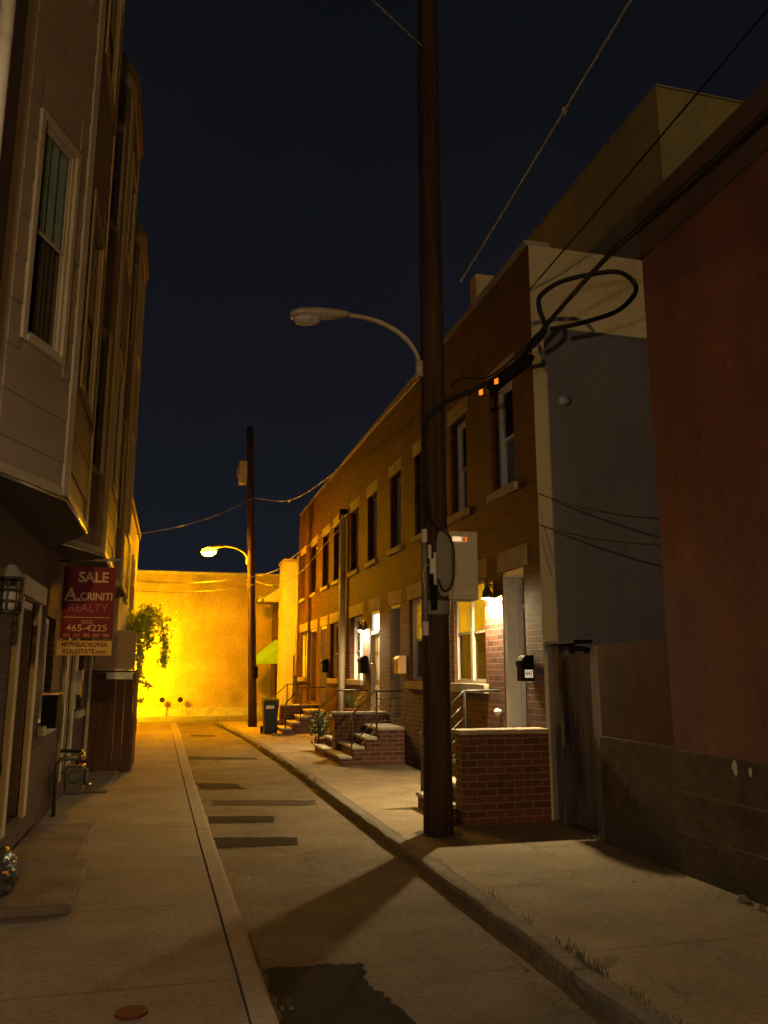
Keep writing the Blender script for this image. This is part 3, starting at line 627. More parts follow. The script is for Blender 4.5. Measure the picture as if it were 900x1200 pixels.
# end wall across the street
t = thing('end_building', (0, 31.6, 0), 'long tan stucco building closing the far end of the street', 'building')
MB().box(-14, 14, 31.6, 40, 0, 5.25).build('wall', M['stucco_end'], t)
MB().box(-14.05, 14.05, 31.53, 40, 5.252, 5.36).build('coping', M['stone'], t)
MB().box(-14, 14, 31.57, 31.598, 0.02, 0.32).build('plinth', M['stone'], t)
for x in (-0.22, 0.42):
    m_ = thing('marker_post', (x, 31.35, 0.02), ('short round headed post at the left before the end wall' if x < 0 else 'short round headed post to the right of its twin before the end wall'), 'post', 'round headed posts before the end wall')
    MB().cyl((x, 31.35, 0.02), (x, 31.35, 0.56), 0.018, n=8).build('stem', M['trim'], m_)
    MB().cyl((x, 31.37, 0.62), (x, 31.33, 0.62), 0.095, n=16).build('disc', M['black'], m_)

# ------------------------------------------------------------------ stoops
def rail(parent, pts, posts, r=0.017, balusters=None):
    mb = MB(); mb.tube(pts, r, 8)
    for p, q in posts: mb.tube([p, q], r, 8)
    for p, q in (balusters or []): mb.tube([p, q], 0.008, 6)
    return mb.build('handrail', M['black_metal'], parent, smooth=True)
def steps(parent, x_out, x_in, y0, y1, plat, n, brick, tmat=None):
    """n risers climbing from the street side towards the wall (x up), platform at height plat"""
    tmat = tmat or M['tread']
    rise = plat / n; run = 0.23
    x = x_out
    body = MB()
    for i in range(n):
        z1 = rise * (i + 1) - 0.05
        x1 = x + run if i < n - 1 else x_in
        body.box(x, x1, y0, y1, 0, z1)
        MB().box(x - 0.025, x1 - (0.026 if i < n - 1 else 0.0), y0 - 0.015, y1 + 0.015, z1 + 0.001, z1 + 0.05).build('tread', tmat, parent, bevel=0.012)
        x = x1
    body.build('step_body', brick, parent)
st = thing('brick_stoop', (3.6, 9.2, 0), 'brick stoop with a broad near cheek wall and stone cap beside the near pole', 'stoop', 'brick stoops along the row')
MB().box(3.10, 4.125, 8.60, 8.82, 0, 0.93).build('cheek_wall', M['stoop_brick'], st)
MB().box(3.06, 4.126, 8.565, 8.855, 0.932, 0.985).build('cap', M['stone'], st, bevel=0.012)
steps(st, 2.98, 4.125, 8.84, 9.86, 0.74, 4, M['stoop_brick'], M['tread'])
rail(st, [(3.05, 9.92, 0.84), (3.62, 9.92, 1.37), (4.1, 9.92, 1.37)], [((3.05, 9.92, 0), (3.05, 9.92, 0.84)), ((3.62, 9.92, 0.0), (3.62, 9.92, 1.37))],
     balusters=[((3.05, 9.92, 0.84 - k * 0.16), (3.62, 9.92, 1.37 - k * 0.16)) for k in range(1, 5)])
st = thing('brick_stoop', (3.6, 15.8, 0), 'double brick stoop with a dark dividing wall shared by two doors', 'stoop', 'brick stoops along the row')
MB().box(3.10, 4.125, 15.70, 15.95, 0, 0.80).build('cheek_wall', M['stoop_brick'], st)
MB().box(3.06, 4.126, 15.66, 15.99, 0.802, 0.855).build('cap', M['stone'], st, bevel=0.012)
steps(st, 2.96, 4.125, 14.45, 15.69, 0.64, 4, M['stoop_brick'])
steps(st, 2.96, 4.125, 15.96, 17.1, 0.64, 4, M['stoop_brick'])
rail(st, [(3.17, 14.5, 0.86), (3.58, 14.5, 1.27), (4.1, 14.5, 1.27)], [((3.17, 14.5, 0), (3.17, 14.5, 0.86)), ((3.62, 14.5, 0.45), (3.62, 14.5, 1.27))],
     balusters=[((3.17, 14.5, 0.86 - k * 0.17), (3.6, 14.5, 1.27 - k * 0.17)) for k in range(1, 5)] + [((3.62, 14.5, 1.27 - k * 0.13), (4.1, 14.5, 1.27 - k * 0.13)) for k in range(1, 5)])
rail(st, [(3.05, 17.15, 0.85), (3.43, 17.15, 1.23), (4.1, 17.15, 1.23)], [((3.05, 17.15, 0), (3.05, 17.15, 0.85)), ((3.43, 17.15, 0.3), (3.43, 17.15, 1.23))])
st = thing('brick_stoop', (3.6, 23.4, 0), 'farthest brick stoop with rounded stone steps beside the dark bin', 'stoop', 'brick stoops along the row')
MB().box(3.06, 4.125, 23.38, 23.6, 0, 0.66).build('cheek_wall', M['stoop_brick'], st)
MB().box(3.02, 4.126, 23.34, 23.64, 0.662, 0.71).build('cap', M['stone'], st, bevel=0.012)
steps(st, 3.0, 4.125, 22.2, 23.37, 0.6, 4, M['stoop_brick'])
steps(st, 2.75, 4.125, 23.61, 24.9, 0.6, 4, M['stoop_brick'])
rail(st, [(3.05, 22.25, 0.8), (3.45, 22.25, 1.2), (4.1, 22.25, 1.2)], [((3.05, 22.25, 0), (3.05, 22.25, 0.8)), ((3.45, 22.25, 0.3), (3.45, 22.25, 1.2))])
rail(st, [(2.9, 24.95, 0.75), (3.45, 24.95, 1.25), (4.1, 24.95, 1.25)], [((2.9, 24.95, 0), (2.9, 24.95, 0.75)), ((3.45, 24.95, 0.3), (3.45, 24.95, 1.25))])

# ------------------------------------------------------------------ red building, yard wall, gate
t = thing('red_building', (4.13, 0, 0), 'windowless red painted building with a dark base filling the right edge', 'building')
MB().box(4.13, 12, -16, 6.22, 0.97, 5.42).build('wall', M['red_stucco'], t)
MB().box(4.10, 12, -16, 6.225, 5.422, 5.95).build('parapet', M['parapet_dark'], t)
bs = MB(); bs.box(4.10, 11.9, -16, 6.222, 0, 0.968); bs.build('base', M['base_dark'], t)
jo = MB()
for z in (0.32, 0.64): 
    jo.box(4.096, 4.0985, -16, 6.2, z, z + 0.007)
jo.build('joint', M['plank'], t)
for (y, z, s_) in ((5.42, 0.90, 1.0), (5.25, 0.89, 0.6)):
    mb = MB(); pts = []
    for k in range(14):
        an = 2 * PI * k / 14; rr = (0.02 + 0.016 * random.random()) * s_
        pts.append((4.0955, y + rr * math.cos(an), z + 2.0 * rr * math.sin(an)))
    mb.quad(*pts); mb.build('paint_mark', M['splat'], t)
t = thing('yard_wall', (4.25, 6.8, 0), 'low stained brown wall between the red building and the plank gate', 'wall')
MB().box(4.135, 4.36, 6.23, 7.42, 0.99, 1.88).build('upper_wall', M['yard_wall'], t)
MB().box(4.105, 4.38, 6.23, 7.42, 0, 0.985).build('wall_base', M['base_dark'], t)
t = thing('plank_gate', (4.25, 7.9, 0), 'narrow weathered plank gate between the house corner and the brown wall', 'gate')
MB().box(4.17, 4.31, 8.36, 8.52, 0, 1.90).build('post', M['plank'], t, bevel=0.01)
MB().box(4.14, 4.30, 7.43, 7.60, 0, 1.86).build('post', M['plank'], t, bevel=0.01)
pl = MB(); y = 7.61
while y < 8.34:
    w_ = random.uniform(0.11, 0.15); y2 = min(y + w_, 8.355); dx = random.uniform(-0.006, 0.006)
    pl.box(4.24 + dx, 4.266 + dx, y, y2 - 0.007, 0.03, 1.80 + random.uniform(-0.02, 0.02)); y = y2
pl.build('board_panel', M['plank'], t)
MB().box(4.12, 4.34, 7.9, 8.60, 1.905, 1.94).build('top_rail', M['black'], t)
MB().box(4.27, 4.33, 7.61, 8.35, 0.4, 0.52).build('rail', M['plank'], t)

# ------------------------------------------------------------------ left houses with angled bays
LX = -1.3
LF = Fr((LX, 0, 0), (0, 1, 0), (1, 0, 0))
def left_house(y0, y1, aY, label, top, zb, sid, bay_top, door_y, win_y, low_brick):
    """y0..y1 house; aY = y of the bay's near front corner; bay front at x=-0.82"""
    t = thing('bay_house', (LX, (y0 + y1) / 2, 0), label, 'house', 'bay fronted houses on the left')
    d0, d1 = door_y; w0, w1 = win_y
    holed(MB(), LF, y0, y1, 0, zb, [(d0, d1, 0.3, 2.25), (w0, w1, 1.05, 2.2)], 0.2).build('wall', low_brick, t)
    holed(MB(), LF, y0, y1, zb, top - 0.35, [], 0.1).build('upper_wall', sid, t)
    MB().box(-9, LX - 0.25, y0, y1, top - 0.5, top - 0.4).build('roof', M['roof'], t)
    MB().box(-9, LX - 0.001, y0, y0 + 0.02, 0, top - 0.51).build('party_wall', M['old_brick'], t)
    cn = MB(); cn.fbox(LF, y0 + 0.003, y1 - 0.003, top - 0.349, top, -0.3, 0.16); cn.fbox(LF, y0 + 0.003, y1 - 0.003, top - 0.47, top - 0.35, 0.001, 0.09)
    cn.build('cornice', M['siding_brown'], t, bevel=0.015)
    # door, casings and window at street level
    door(LF, t, d0, d1, 0.3, 2.25, 0.14, M['brown_door'], M['trim'], knob_u=d0 + 0.15)
    cs = MB()
    for u in (d0 - 0.16, d1 + 0.0): cs.fbox(LF, u, u + 0.16, 0.28, 2.25, 0.001, 0.05)
    cs.fbox(LF, d0 - 0.2, d1 + 0.2, 2.251, 2.42, 0.001, 0.08); cs.build('door_casing', M['trim'], t, bevel=0.008)
    window(LF, t, w0, w1, 1.05, 2.2, M['white_paint'], 0.08, upper=M['blind_dark'])
    MB().fbox(LF, w0 - 0.08, w1 + 0.08, 0.95, 1.048, -0.05, 0.07).build('sill', M['stone'], t, bevel=0.008)
    # bay
    fx = -0.82; run = 1.16; bY = aY + 1.5
    P = [(LX, aY - run), (fx, aY), (fx, bY), (LX, bY + run)]
    bm_ = MB()
    bay = bpy.data.objects.new('bay', None)
    seg = []
    for i in range(3):
        a, b = Vector((*P[i], 0)), Vector((*P[i + 1], 0)); U = (b - a); ln = U.length; U.normalize(); N = Vector((U.y, -U.x, 0))
        seg.append((Fr(a, U, N), ln))
    wz0, wz1 = 3.88, 5.53
    body = MB()
    wins = []
    for i, (fr, ln) in enumerate(seg):
        hs = []
        wd = 0.45 if i != 1 else 0.85
        c = (0.795, ln / 2, ln - 0.795)[i]
        for (za, zb_) in ((wz0, wz1),) + (((6.95, 8.3),) if bay_top > 8.6 else ()):
            hs.append((c - wd / 2, c + wd / 2, za, zb_))
        holed(body, fr, 0, ln, zb, bay_top, hs, 0.14)
        wins.append((fr, hs))
    body.quad(*[(x, y, zb) for x, y in P]); body.quad(*[(x, y, bay_top) for x, y in P])
    b = body.build('bay', sid, t)
    # clapboards / panels as thin proud courses
    for i, (fr, ln) in enumerate(seg):
        cb = MB(); z = zb + 0.24; hs = wins[i][1]
        while z < bay_top - 0.25:
            e0, e1 = ((0.385, 0.07), (0.07, 0.07), (0.07, 0.385))[i]; spans = [(e0, ln - e1)]
            for h in hs:
                if z + 0.02 > h[2] - 0.12 and z < h[3] + 0.12: spans = [(e0, h[0] - 0.06), (h[1] + 0.06, ln - e1)]
            for u0_, u1_ in spans:
                if u1_ - u0_ > 0.03:
                    P_ = fr.p
                    cb.extr([P_(u0_, z, 0.001), P_(u0_, z, 0.013), P_(u0_, z + 0.307, 0.006), P_(u0_, z + 0.307, 0.001)], P_(u0_, 0), P_(u1_, 0))
            z += 0.315
        cb.build('clapboards', sid, t)
        tr = MB()
        t0_, t1_ = ((0.225, 0.065), (0.065, 0.065), (0.065, 0.225))[i]; tr.fbox(fr, 0.0, t0_, zb, bay_top, 0.001, 0.024); tr.fbox(fr, ln - t1_, ln, zb, bay_top, 0.001, 0.024)
        tr.fbox(fr, t0_ + 0.001, ln - t1_ - 0.001, zb - 0.01, zb + 0.06, 0.001, 0.018); tr.fbox(fr, t0_ + 0.001, ln - t1_ - 0.001, bay_top - 0.2, bay_top, 0.001, 0.03)
        tr.build('trim_board', M['trim'], t, bevel=0.004)
        for h in hs:
            cs = MB()
            cs.fbox(fr, h[0] - 0.055, h[0] - 0.001, h[2] - 0.05, h[3] + 0.06, 0.001, 0.03); cs.fbox(fr, h[1] + 0.001, h[1] + 0.055, h[2] - 0.05, h[3] + 0.06, 0.001, 0.03)
            cs.fbox(fr, h[0], h[1], h[3] + 0.001, h[3] + 0.06, 0.001, 0.03); cs.fbox(fr, h[0], h[1], h[2] - 0.05, h[2] - 0.001, 0.001, 0.04)
            w_ = window(fr, t, h[0], h[1], h[2], h[3], M['trim'], 0.0, upper=M['blind_dark'], lower=M['curtain_dark'], fw=0.02, thin=True)
            cs.build('casing', M['trim'], w_, bevel=0.005)
    cap = MB(); Q = [(LX, P[0][1] - 0.05), (fx + 0.07, P[1][1] - 0.04), (fx + 0.07, P[2][1] + 0.04), (LX, P[3][1] + 0.05)]
    cap.prism(Q, bay_top + 0.002, bay_top + 0.1); cap.build('bay_cap', M['siding_brown'], t, bevel=0.01)
    sf = MB(); sf.prism(P, zb - 0.035, zb - 0.012); sf.build('bay_soffit', M['soffit'], t)
    fl = MB()
    for (a, b_) in ((P[0], P[1]), (P[1], P[2]), (P[2], P[3])):
        fl.tube([(a[0] + 0.012, a[1], zb - 0.02), (b_[0] + 0.012, b_[1], zb - 0.02)], 0.016, 6)
    fl.build('drip_edge', M['flashing'], t, smooth=True)
    return t
left_house(5.2, 8.75, 6.3, 'nearest left house whose tan clapboard bay overhangs the doorsteps', 9.9, 2.88, M['siding'], 9.3, (7.62, 8.48), (5.6, 6.5), M['old_brick'])
left_house(8.752, 12.25, 9.85, 'second left house with a brown bay just behind the real estate sign', 9.7, 2.95, M['siding_brown'], 9.15, (11.2, 12.0), (9.3, 10.1), M['old_brick'])
left_house(12.252, 15.9, 13.45, 'third left house with a bay, behind the dark board enclosure', 9.4, 2.95, M['siding_brown'], 8.95, (14.6, 15.4), (12.7, 13.6), M['old_brick'])
t = thing('corner_house', (-1.0, 19.3, 0), 'pale two storey house flooded with yellow light at the far left', 'house')
MB().box(-9, -0.98, 15.92, 22.6, 0, 5.1).build('wall', M['stucco_far'], t)
MB().box(-9, -0.93, 15.93, 22.65, 5.102, 5.25).build('coping', M['stone'], t)
CF = Fr((-0.98, 0, 0), (0, 1, 0), (1, 0, 0))
for u in (17.0, 19.6):
    fr_ = MB(); fr_.fbox(CF, u, u + 0.06, 3.0, 4.3, 0.001, 0.05); fr_.fbox(CF, u + 0.84, u + 0.9, 3.0, 4.3, 0.001, 0.05); fr_.fbox(CF, u + 0.06, u + 0.84, 4.24, 4.3, 0.001, 0.05); fr_.fbox(CF, u + 0.06, u + 0.84, 3.0, 3.06, 0.001, 0.07); fr_.fbox(CF, u + 0.06, u + 0.84, 3.62, 3.67, 0.001, 0.04)
    w_ = fr_.build('window', M['trim'], t); pn = MB(); pn.fbox(CF, u + 0.06, u + 0.84, 3.06, 4.24, 0.002, 0.012); pn.build('pane', M['dark_door'], w_)
# house beside / behind the camera on the left: only its far end is in view
t = thing('near_house', (LX, 2, 0), 'house at the extreme left edge showing only its cream corner board', 'house')
MB().box(-9, LX, -14, 5.19, 0, 9.9).build('wall', M['siding_brown'], t)
cb = MB(); cb.box(LX + 0.001, LX + 0.05, 5.06, 5.19, 2.5, 9.8); cb.build('corner_board', M['trim'], t, bevel=0.005)
dp = MB(); dp.tube([(LX + 0.09, 4.93, 0.15), (LX + 0.09, 4.93, 9.8)], 0.045, 12); dp.build('downpipe', M['white_paint'], t, smooth=True)

# ------------------------------------------------------------------ doorsteps, meter and small things on the left
o = MB().box(-1.28, -0.57, 6.2, 7.62, 0, 0.07).build('doorstep', M['slab'], bevel=0.02); tag(o, 'near low stone doorstep slab under the first bay', 'doorstep', 'stone doorstep slabs on the left')
o = MB().box(-1.28, -0.67, 7.66, 9.45, 0, 0.06).build('doorstep', M['slab'], bevel=0.02); tag(o, 'second low stone doorstep slab, just beyond the nearest slab', 'doorstep', 'stone doorstep slabs on the left')
o = MB().box(-1.28, -0.74, 12.1, 14.3, 0, 0.04).build('doorstep', M['slab'], bevel=0.02); tag(o, 'thin dark slab standing in for the shadow at the foot of the board enclosure', 'doorstep', 'stone doorstep slabs on the left')  # no step here: dark slab laid where the enclosure's shadow falls
t = thing('gas_meter', (-1.15, 10.6, 0), 'grey gas meter with upright pipes beside the second left door', 'meter')
mb = MB(); mb.tube([(-1.2, 10.3, 0), (-1.2, 10.3, 0.55), (-1.17, 10.3, 0.62), (-1.0, 10.45, 0.62), (-1.0, 10.55, 0.55)], 0.024, 8); mb.tube([(-1.0, 10.85, 0.55), (-1.0, 10.95, 0.65), (-1.25, 11.05, 0.65)], 0.024, 8); mb.build('pipe', M['meter'], t, smooth=True)
mb = MB(); mb.box(-1.13, -0.93, 10.5, 10.86, 0.2, 0.52); mb.cyl((-0.93, 10.68, 0.38), (-0.89, 10.68, 0.38), 0.10, n=18); mb.cyl((-1.03, 10.495, 0.40), (-1.03, 10.46, 0.40), 0.07, n=16); mb.build('meter_body', M['meter'], t, bevel=0.02)
mb = MB(); mb.ball((-0.95, 10.52, 0.63), 0.05, nu=10, nv=6); mb.ball((-0.86, 10.62, 0.30), 0.035, nu=10, nv=6); mb.build('valve', M['brass'], t, smooth=True)
t = thing('letter_box', (-1.22, 9.7, 1.05), 'dark letter box with a brass edge on the left brick front', 'letter box')
MB().box(-1.298, -1.14, 9.45, 9.85, 1.02, 1.36).build('body', M['black'], t, bevel=0.012)
MB().box(-1.30, -1.13, 9.43, 9.87, 1.362, 1.39).build('lid', M['brass'], t, bevel=0.006)
t = thing('letter_box', (-1.22, 12.15, 1.1), 'small pale letter box with a brass edge beside the board enclosure', 'letter box')
MB().box(-1.298, -1.17, 12.02, 12.26, 1.3, 1.62).build('body', M['grey_paint'], t, bevel=0.012)
MB().box(-1.172, -1.163, 12.02, 12.26, 1.27, 1.64).build('flap', M['brass'], t)
t = thing('cage_lamp', (-1.2, 6.3, 2.05), 'unlit caged lantern on the wall above the first left door casing', 'lantern')
mb = MB()
for k in range(8):
    an = 2 * PI * k / 8; mb.tube([(-1.14 + 0.085 * math.cos(an), 6.3 + 0.085 * math.sin(an), 2.02), (-1.14 + 0.085 * math.cos(an), 6.3 + 0.085 * math.sin(an), 2.26)], 0.006, 6)
for z in (2.02, 2.10, 2.18, 2.26):
    mb.tube([(-1.14 + 0.085 * math.cos(2 * PI * k / 16), 6.3 + 0.085 * math.sin(2 * PI * k / 16), z) for k in range(17)], 0.008, 6, False)
mb.build('cage', M['black_metal'], t, smooth=True)
MB().cyl((-1.14, 6.3, 2.27), (-1.14, 6.3, 2.36), 0.1, 0.03, 14).build('cap', M['grey_metal'], t)
MB().box(-1.299, -1.2, 6.26, 6.34, 2.27, 2.33).build('bracket', M['black_metal'], t)
MB().cyl((-1.14, 6.3, 2.04), (-1.14, 6.3, 2.2), 0.045, n=12).build('globe', M['lens_dark'], t, smooth=True)

# real estate sign hung square to the wall
SY = 9.9
t = thing('real_estate_sign', (-0.93, SY, 2.0), 'dark red real estate SALE sign hanging from the second left house', 'sign')
MB().box(-1.23, -0.66, SY, SY + 0.03, 1.985, 2.80).build('panel', M['sign_red'], t, bevel=0.004)
MB().box(-1.25, -0.66, SY - 0.002, SY + 0.028, 1.79, 1.955).build('rider', M['sign_yellow'], t, bevel=0.003, label='yellow strip under the red panel')
bk = MB(); bk.tube([(-1.3, SY + 0.015, 2.86), (-0.62, SY + 0.015, 2.90)], 0.014, 8)
for x in (-1.16, -0.74): bk.tube([(x, SY + 0.015, 2.80), (x, SY + 0.015, 2.88)], 0.006, 6)
for x in (-1.18, -0.74): bk.tube([(x, SY + 0.015, 1.955), (x, SY + 0.015, 1.986)], 0.006, 6)
bk.build('bracket', M['grey_metal'], t, smooth=True)
ly = SY - 0.0025
cx = -0.945
lettering('lettering', 'SALE', 0.165, (cx + 0.04, ly, 2.675), M['sign_gold'], t, bold=0.004, sx=0.95)
lettering('lettering', 'A.', 0.20, (cx - 0.175, ly, 2.475), M['sign_gold'], t, bold=0.003)
lettering('lettering', 'CRINITI', 0.12, (cx + 0.085, ly, 2.455), M['sign_gold'], t, bold=0.003, sx=0.86)
lettering('lettering', 'REALTY', 0.125, (cx, ly, 2.325), M['sign_dim'], t, sx=1.0)
lettering('lettering', '(215)', 0.06, (cx, ly, 2.165), M['sign_gold'], t)
lettering('lettering', '465-4225', 0.105, (cx, ly, 2.095), M['sign_gold'], t, bold=0.0008, sx=1.12)
mb = MB(); mb.box(-1.2, -0.7, ly, SY, 2.215, 2.222)
mb.box(-1.20, -0.98, ly, SY, 2.405, 2.412)
mb.build('rule', M['sign_gold'], t)
mb = MB()
for k in range(5): mb.box(-1.19 + k * 0.105, -1.12 + k * 0.105, ly, SY, 1.997, 2.035)
mb.build('badge', M['sign_dim'], t)
lettering('lettering', 'MYPHILADELPHIA', 0.072, (-0.955, SY - 0.0045, 1.908), M['ink'], t, bold=0.0018, sx=0.86)
lettering('lettering', 'REALESTATE.com', 0.072, (-0.955, SY - 0.0045, 1.832), M['ink'], t, bold=0.0018, sx=0.86)

# dark board enclosure, tan board on it
t = thing('board_enclosure', (-0.9, 14.9, 0), 'tall dark boarded enclosure jutting out over the left sidewalk', 'enclosure')
bp_ = MB(); x = -1.28
for k in range(5):
    w_ = 0.142; bp_.box(x, x + w_ - 0.004, 14.5, 14.53, 0.02, 1.585); x += w_
bp_.build('front_panel', M['ply'], t)
MB().box(-0.572, -0.545, 14.5, 15.85, 0.02, 1.60).build('side_panel', M['ply'], t)
MB().box(-1.28, -0.54, 14.49, 15.86, 1.602, 1.63).build('lid', M['ply'], t)
MB().box(-1.02, -0.60, 14.485, 14.497, 1.49, 1.60).build('tape_strip', M['tape'], t)
o = MB().box(-1.20, -0.58, 14.6, 14.64, 1.66, 2.30).build('tan_board', M['tan_board'], bevel=0.006); tag(o, 'plain tan board standing on top of the dark enclosure behind the sign', 'board')
for x_ in (): pass
o = MB().box(-1.0, -0.80, 23.4, 23.8, 0, 0.36).build('brick_pot', M['terracotta'], bevel=0.02); tag(o, 'small square red planter on the sidewalk past the dark enclosure', 'planter')

# bag with amber glints at the left edge
t = thing('plastic_bag', (-1.02, 6.55, 0.12), 'crumpled grey plastic bag with amber glints on the near doorstep', 'bag')
mb = MB()
import mathutils.noise as mn
mb.ball((-1.13, 6.60, 0.20), 0.14, 0.22, 0.15, 40, 26)
for i in range(len(mb.v)):
    p = mb.v[i]; n_ = (p - Vector((-1.13, 6.60, 0.20)))
    k_n = mn.noise(p * 9.0) * 0.35 + abs(mn.noise(p * 21.0)) * 0.30
    mb.v[i] = p + n_ * k_n; mb.v[i].z = max(mb.v[i].z, 0.073); mb.v[i].x = max(mb.v[i].x, -1.295)
mb.build('sack', M['bagplastic'], t, smooth=True)
for q in ((-1.08, 6.355, 0.27), (-1.02, 6.375, 0.26)): MB().box(q[0] - 0.018, q[0] + 0.018, q[1] - 0.006, q[1], q[2] - 0.008, q[2] + 0.008).build('reflector', M['reflector'], t)

o = MB().cyl((-0.10, 4.43, 0.001), (-0.10, 4.43, 0.012), 0.078, n=24).build('valve_cover', M['valve_red'], bevel=0.003); tag(o, 'small rust red round valve cover set in the left sidewalk', 'valve cover')

# ------------------------------------------------------------------ vine on the corner house
def leaf_quad(mb, c, size):
    a = Vector((random.gauss(0, 1), random.gauss(0, 1), random.gauss(0, 1))).normalized(); b = a.orthogonal().normalized(); c2 = a.cross(b)
    an = random.uniform(0, 2 * PI); u = b * math.cos(an) + c2 * math.sin(an); v = a.cross(u)
    l, w = size, size * 0.42
    mb.quad(c - u * l * 0.5, c - u * l * 0.1 + v * w, c + u * l * 0.5, c - u * l * 0.1 - v * w)
t = thing('hanging_vine', (-0.95, 19.6, 0), 'leafy vine spilling from the far left house over the sidewalk', 'vine')
stems = [[(-0.97, 19.2, 1.3), (-0.95, 19.3, 2.2), (-0.8, 19.3, 2.8), (-0.5, 19.2, 2.95), (-0.22, 19.1, 2.7), (-0.12, 19.0, 2.2), (-0.16, 19.0, 1.75)],
         [(-0.97, 19.6, 1.4), (-0.9, 19.5, 2.4), (-0.65, 19.4, 2.85), (-0.42, 19.3, 2.75)],
         [(-0.9, 19.3, 2.6), (-0.72, 19.2, 2.5), (-0.66, 19.1, 2.0), (-0.66, 19.1, 1.5)],
         [(-0.8, 19.3, 2.75), (-0.52, 19.3, 2.55), (-0.47, 19.2, 2.2)],
         [(-0.97, 19.3, 1.5), (-0.7, 19.0, 1.42), (-0.35, 18.9, 1.30)], [(-0.97, 19.3, 1.0), (-0.62, 19.0, 1.0), (-0.52, 18.9, 1.02)]]
sm = MB(); lm = MB()
for si, sp in enumerate(stems):
    sm.tube(sp, 0.012, 6)
    pts = [Vector(p) for p in sp]
    dens = [460, 330, 240, 150, 40, 14][si]
    for k in range(dens * 2):
        i = random.randrange(len(pts) - 1); tt = random.random(); p = pts[i].lerp(pts[i + 1], tt)
        spread = (0.13 if p.z > 2.45 else 0.055) * (0.5 if si > 3 else 1)
        q = p + Vector((random.gauss(0, spread), random.gauss(0, spread * 1.4), random.gauss(0, spread)))
        if q.x < -0.96: q.x = -0.95
        leaf_quad(lm, q, random.uniform(0.055, 0.11))
sm.build('stem', M['bark'], t, smooth=True); lm.build('leaves', M['leaf'], t)

# ------------------------------------------------------------------ poles and street lamps
def pole(loc, top, r0, r1, label, mat):
    t = thing('utility_pole', loc, label, 'utility pole', 'wooden utility poles on the right kerb')
    mb = MB(); n = 14; pts = []; rs = []
    for i in range(n):
        k = i / (n - 1); pts.append((loc[0] + (top[0] - loc[0]) * k, loc[1] + (top[1] - loc[1]) * k, top[2] * k)); rs.append(r0 + (r1 - r0) * k + random.uniform(-0.003, 0.003))
    mb.tube(pts, rs, 20); mb.build('shaft', mat, t, smooth=True); return t
def street_lamp(attach, head0, head1, lens_mat, label, lit, parts_r=0.03, lr=(0.23, 0.16, 0.15), drop=0.09):
    t = thing('street_lamp', attach, label, 'street lamp', 'cobra head street lamps')
    a, h0, h1 = Vector(attach), Vector(head0), Vector(head1)
    pts = []
    for i in range(17):
        k = i / 16
        x = a.lerp(h0, k); zz = a.z + (h0.z - a.z) * math.sin(k ** 0.62 * PI / 2) ** 1.0
        hx = k ** 1.75
        pts.append((a.x + (h0.x - a.x) * hx, a.y + (h0.y - a.y) * hx, a.z + (h0.z - a.z) * math.sin(k * PI / 2) ** 0.9))
    mb = MB(); mb.tube(pts, parts_r, 12); mb.tube([a + Vector((0, 0, -0.12)), a + Vector((0, 0, 0.06))], 0.045, 10)
    mb.build('arm', M['lamp_metal'], t, smooth=True)
    # head: lofted flattened body
    d = (h1 - h0); ln = d.length; d.normalize(); side = Vector((0, 1, 0)) if abs(d.y) < 0.7 else Vector((1, 0, 0)); side = (side - d * side.dot(d)).normalized(); up = d.cross(side); up = up if up.z > 0 else -up
    prof = [(0, 0.035, 0.035), (0.08, 0.055, 0.05), (0.3, 0.085, 0.075), (0.55, 0.115, 0.085), (0.8, 0.12, 0.08), (0.94, 0.10, 0.06), (1.0, 0.05, 0.03)]
    hb = MB(); rings = []
    for k, w, hh in prof:
        b = len(hb.v); rings.append(b); c = h0 + d * (ln * k)
        for j in range(16):
            an = 2 * PI * j / 16; zc = math.sin(an)
            hb.v.append(c + side * (w * math.cos(an)) + up * (hh * (zc if zc > 0 else zc * 0.45)))
    for b0_, b1_ in zip(rings, rings[1:]):
        for j in range(16):
            l_ = (j + 1) % 16; hb.f.append((b0_ + j, b0_ + l_, b1_ + l_, b1_ + j)); hb.m.append(0)
    hb.f.append(tuple(rings[0] + j for j in reversed(range(16)))); hb.f.append(tuple(rings[-1] + j for j in range(16))); hb.m += [0, 0]
    hb.build('lamp_head', M['lamp_metal'], t, smooth=True)
    R = Matrix((d, side, up)).transposed()
    lb = MB(); lb.ball(h0 + d * (ln * 0.72) - up * drop, *lr, 18, 10, rot=R)
    lb.build('lens', lens_mat, t, smooth=True)
    return t
pole((2.715, 8.27, 0), (2.69, 8.27, 12.5), 0.152, 0.108, 'near dark wooden pole carrying the unlit lamp and pale cabinet', M['pole_wood'])
street_lamp((2.545, 8.24, 4.97), (1.74, 8.25, 5.50), (1.08, 8.25, 5.42), M['lens_dark'], 'unlit cobra head street lamp on the near wooden pole', False, 0.024, (0.16, 0.105, 0.065), 0.05)
t2 = pole((2.475, 25.2, 0), (2.10, 25.2, 9.3), 0.13, 0.10, 'far wooden pole with a transformer leaning slightly to the left', M['pole_wood'])
street_lamp((2.16, 25.2, 5.0), (1.45, 25.2, 5.42), (0.78, 25.2, 5.30), M['lens_sodium'], 'glowing sodium street lamp on the far wooden pole', True, 0.03)
t = thing('transformer', (2.0, 25.1, 7.75), 'pale box shaped transformer hanging on the far pole', 'transformer')
MB().box(1.80, 2.04, 24.95, 25.3, 7.40, 8.12).build('tank', M['awning_cream'], t, bevel=0.02)
mb = MB(); mb.box(1.74, 1.798, 25.05, 25.2, 7.6, 7.95); mb.build('radiator', M['tan_board'], t); MB().box(2.04, 2.08, 25.1, 25.25, 7.6, 7.95).build('bracket', M['black_metal'], t)
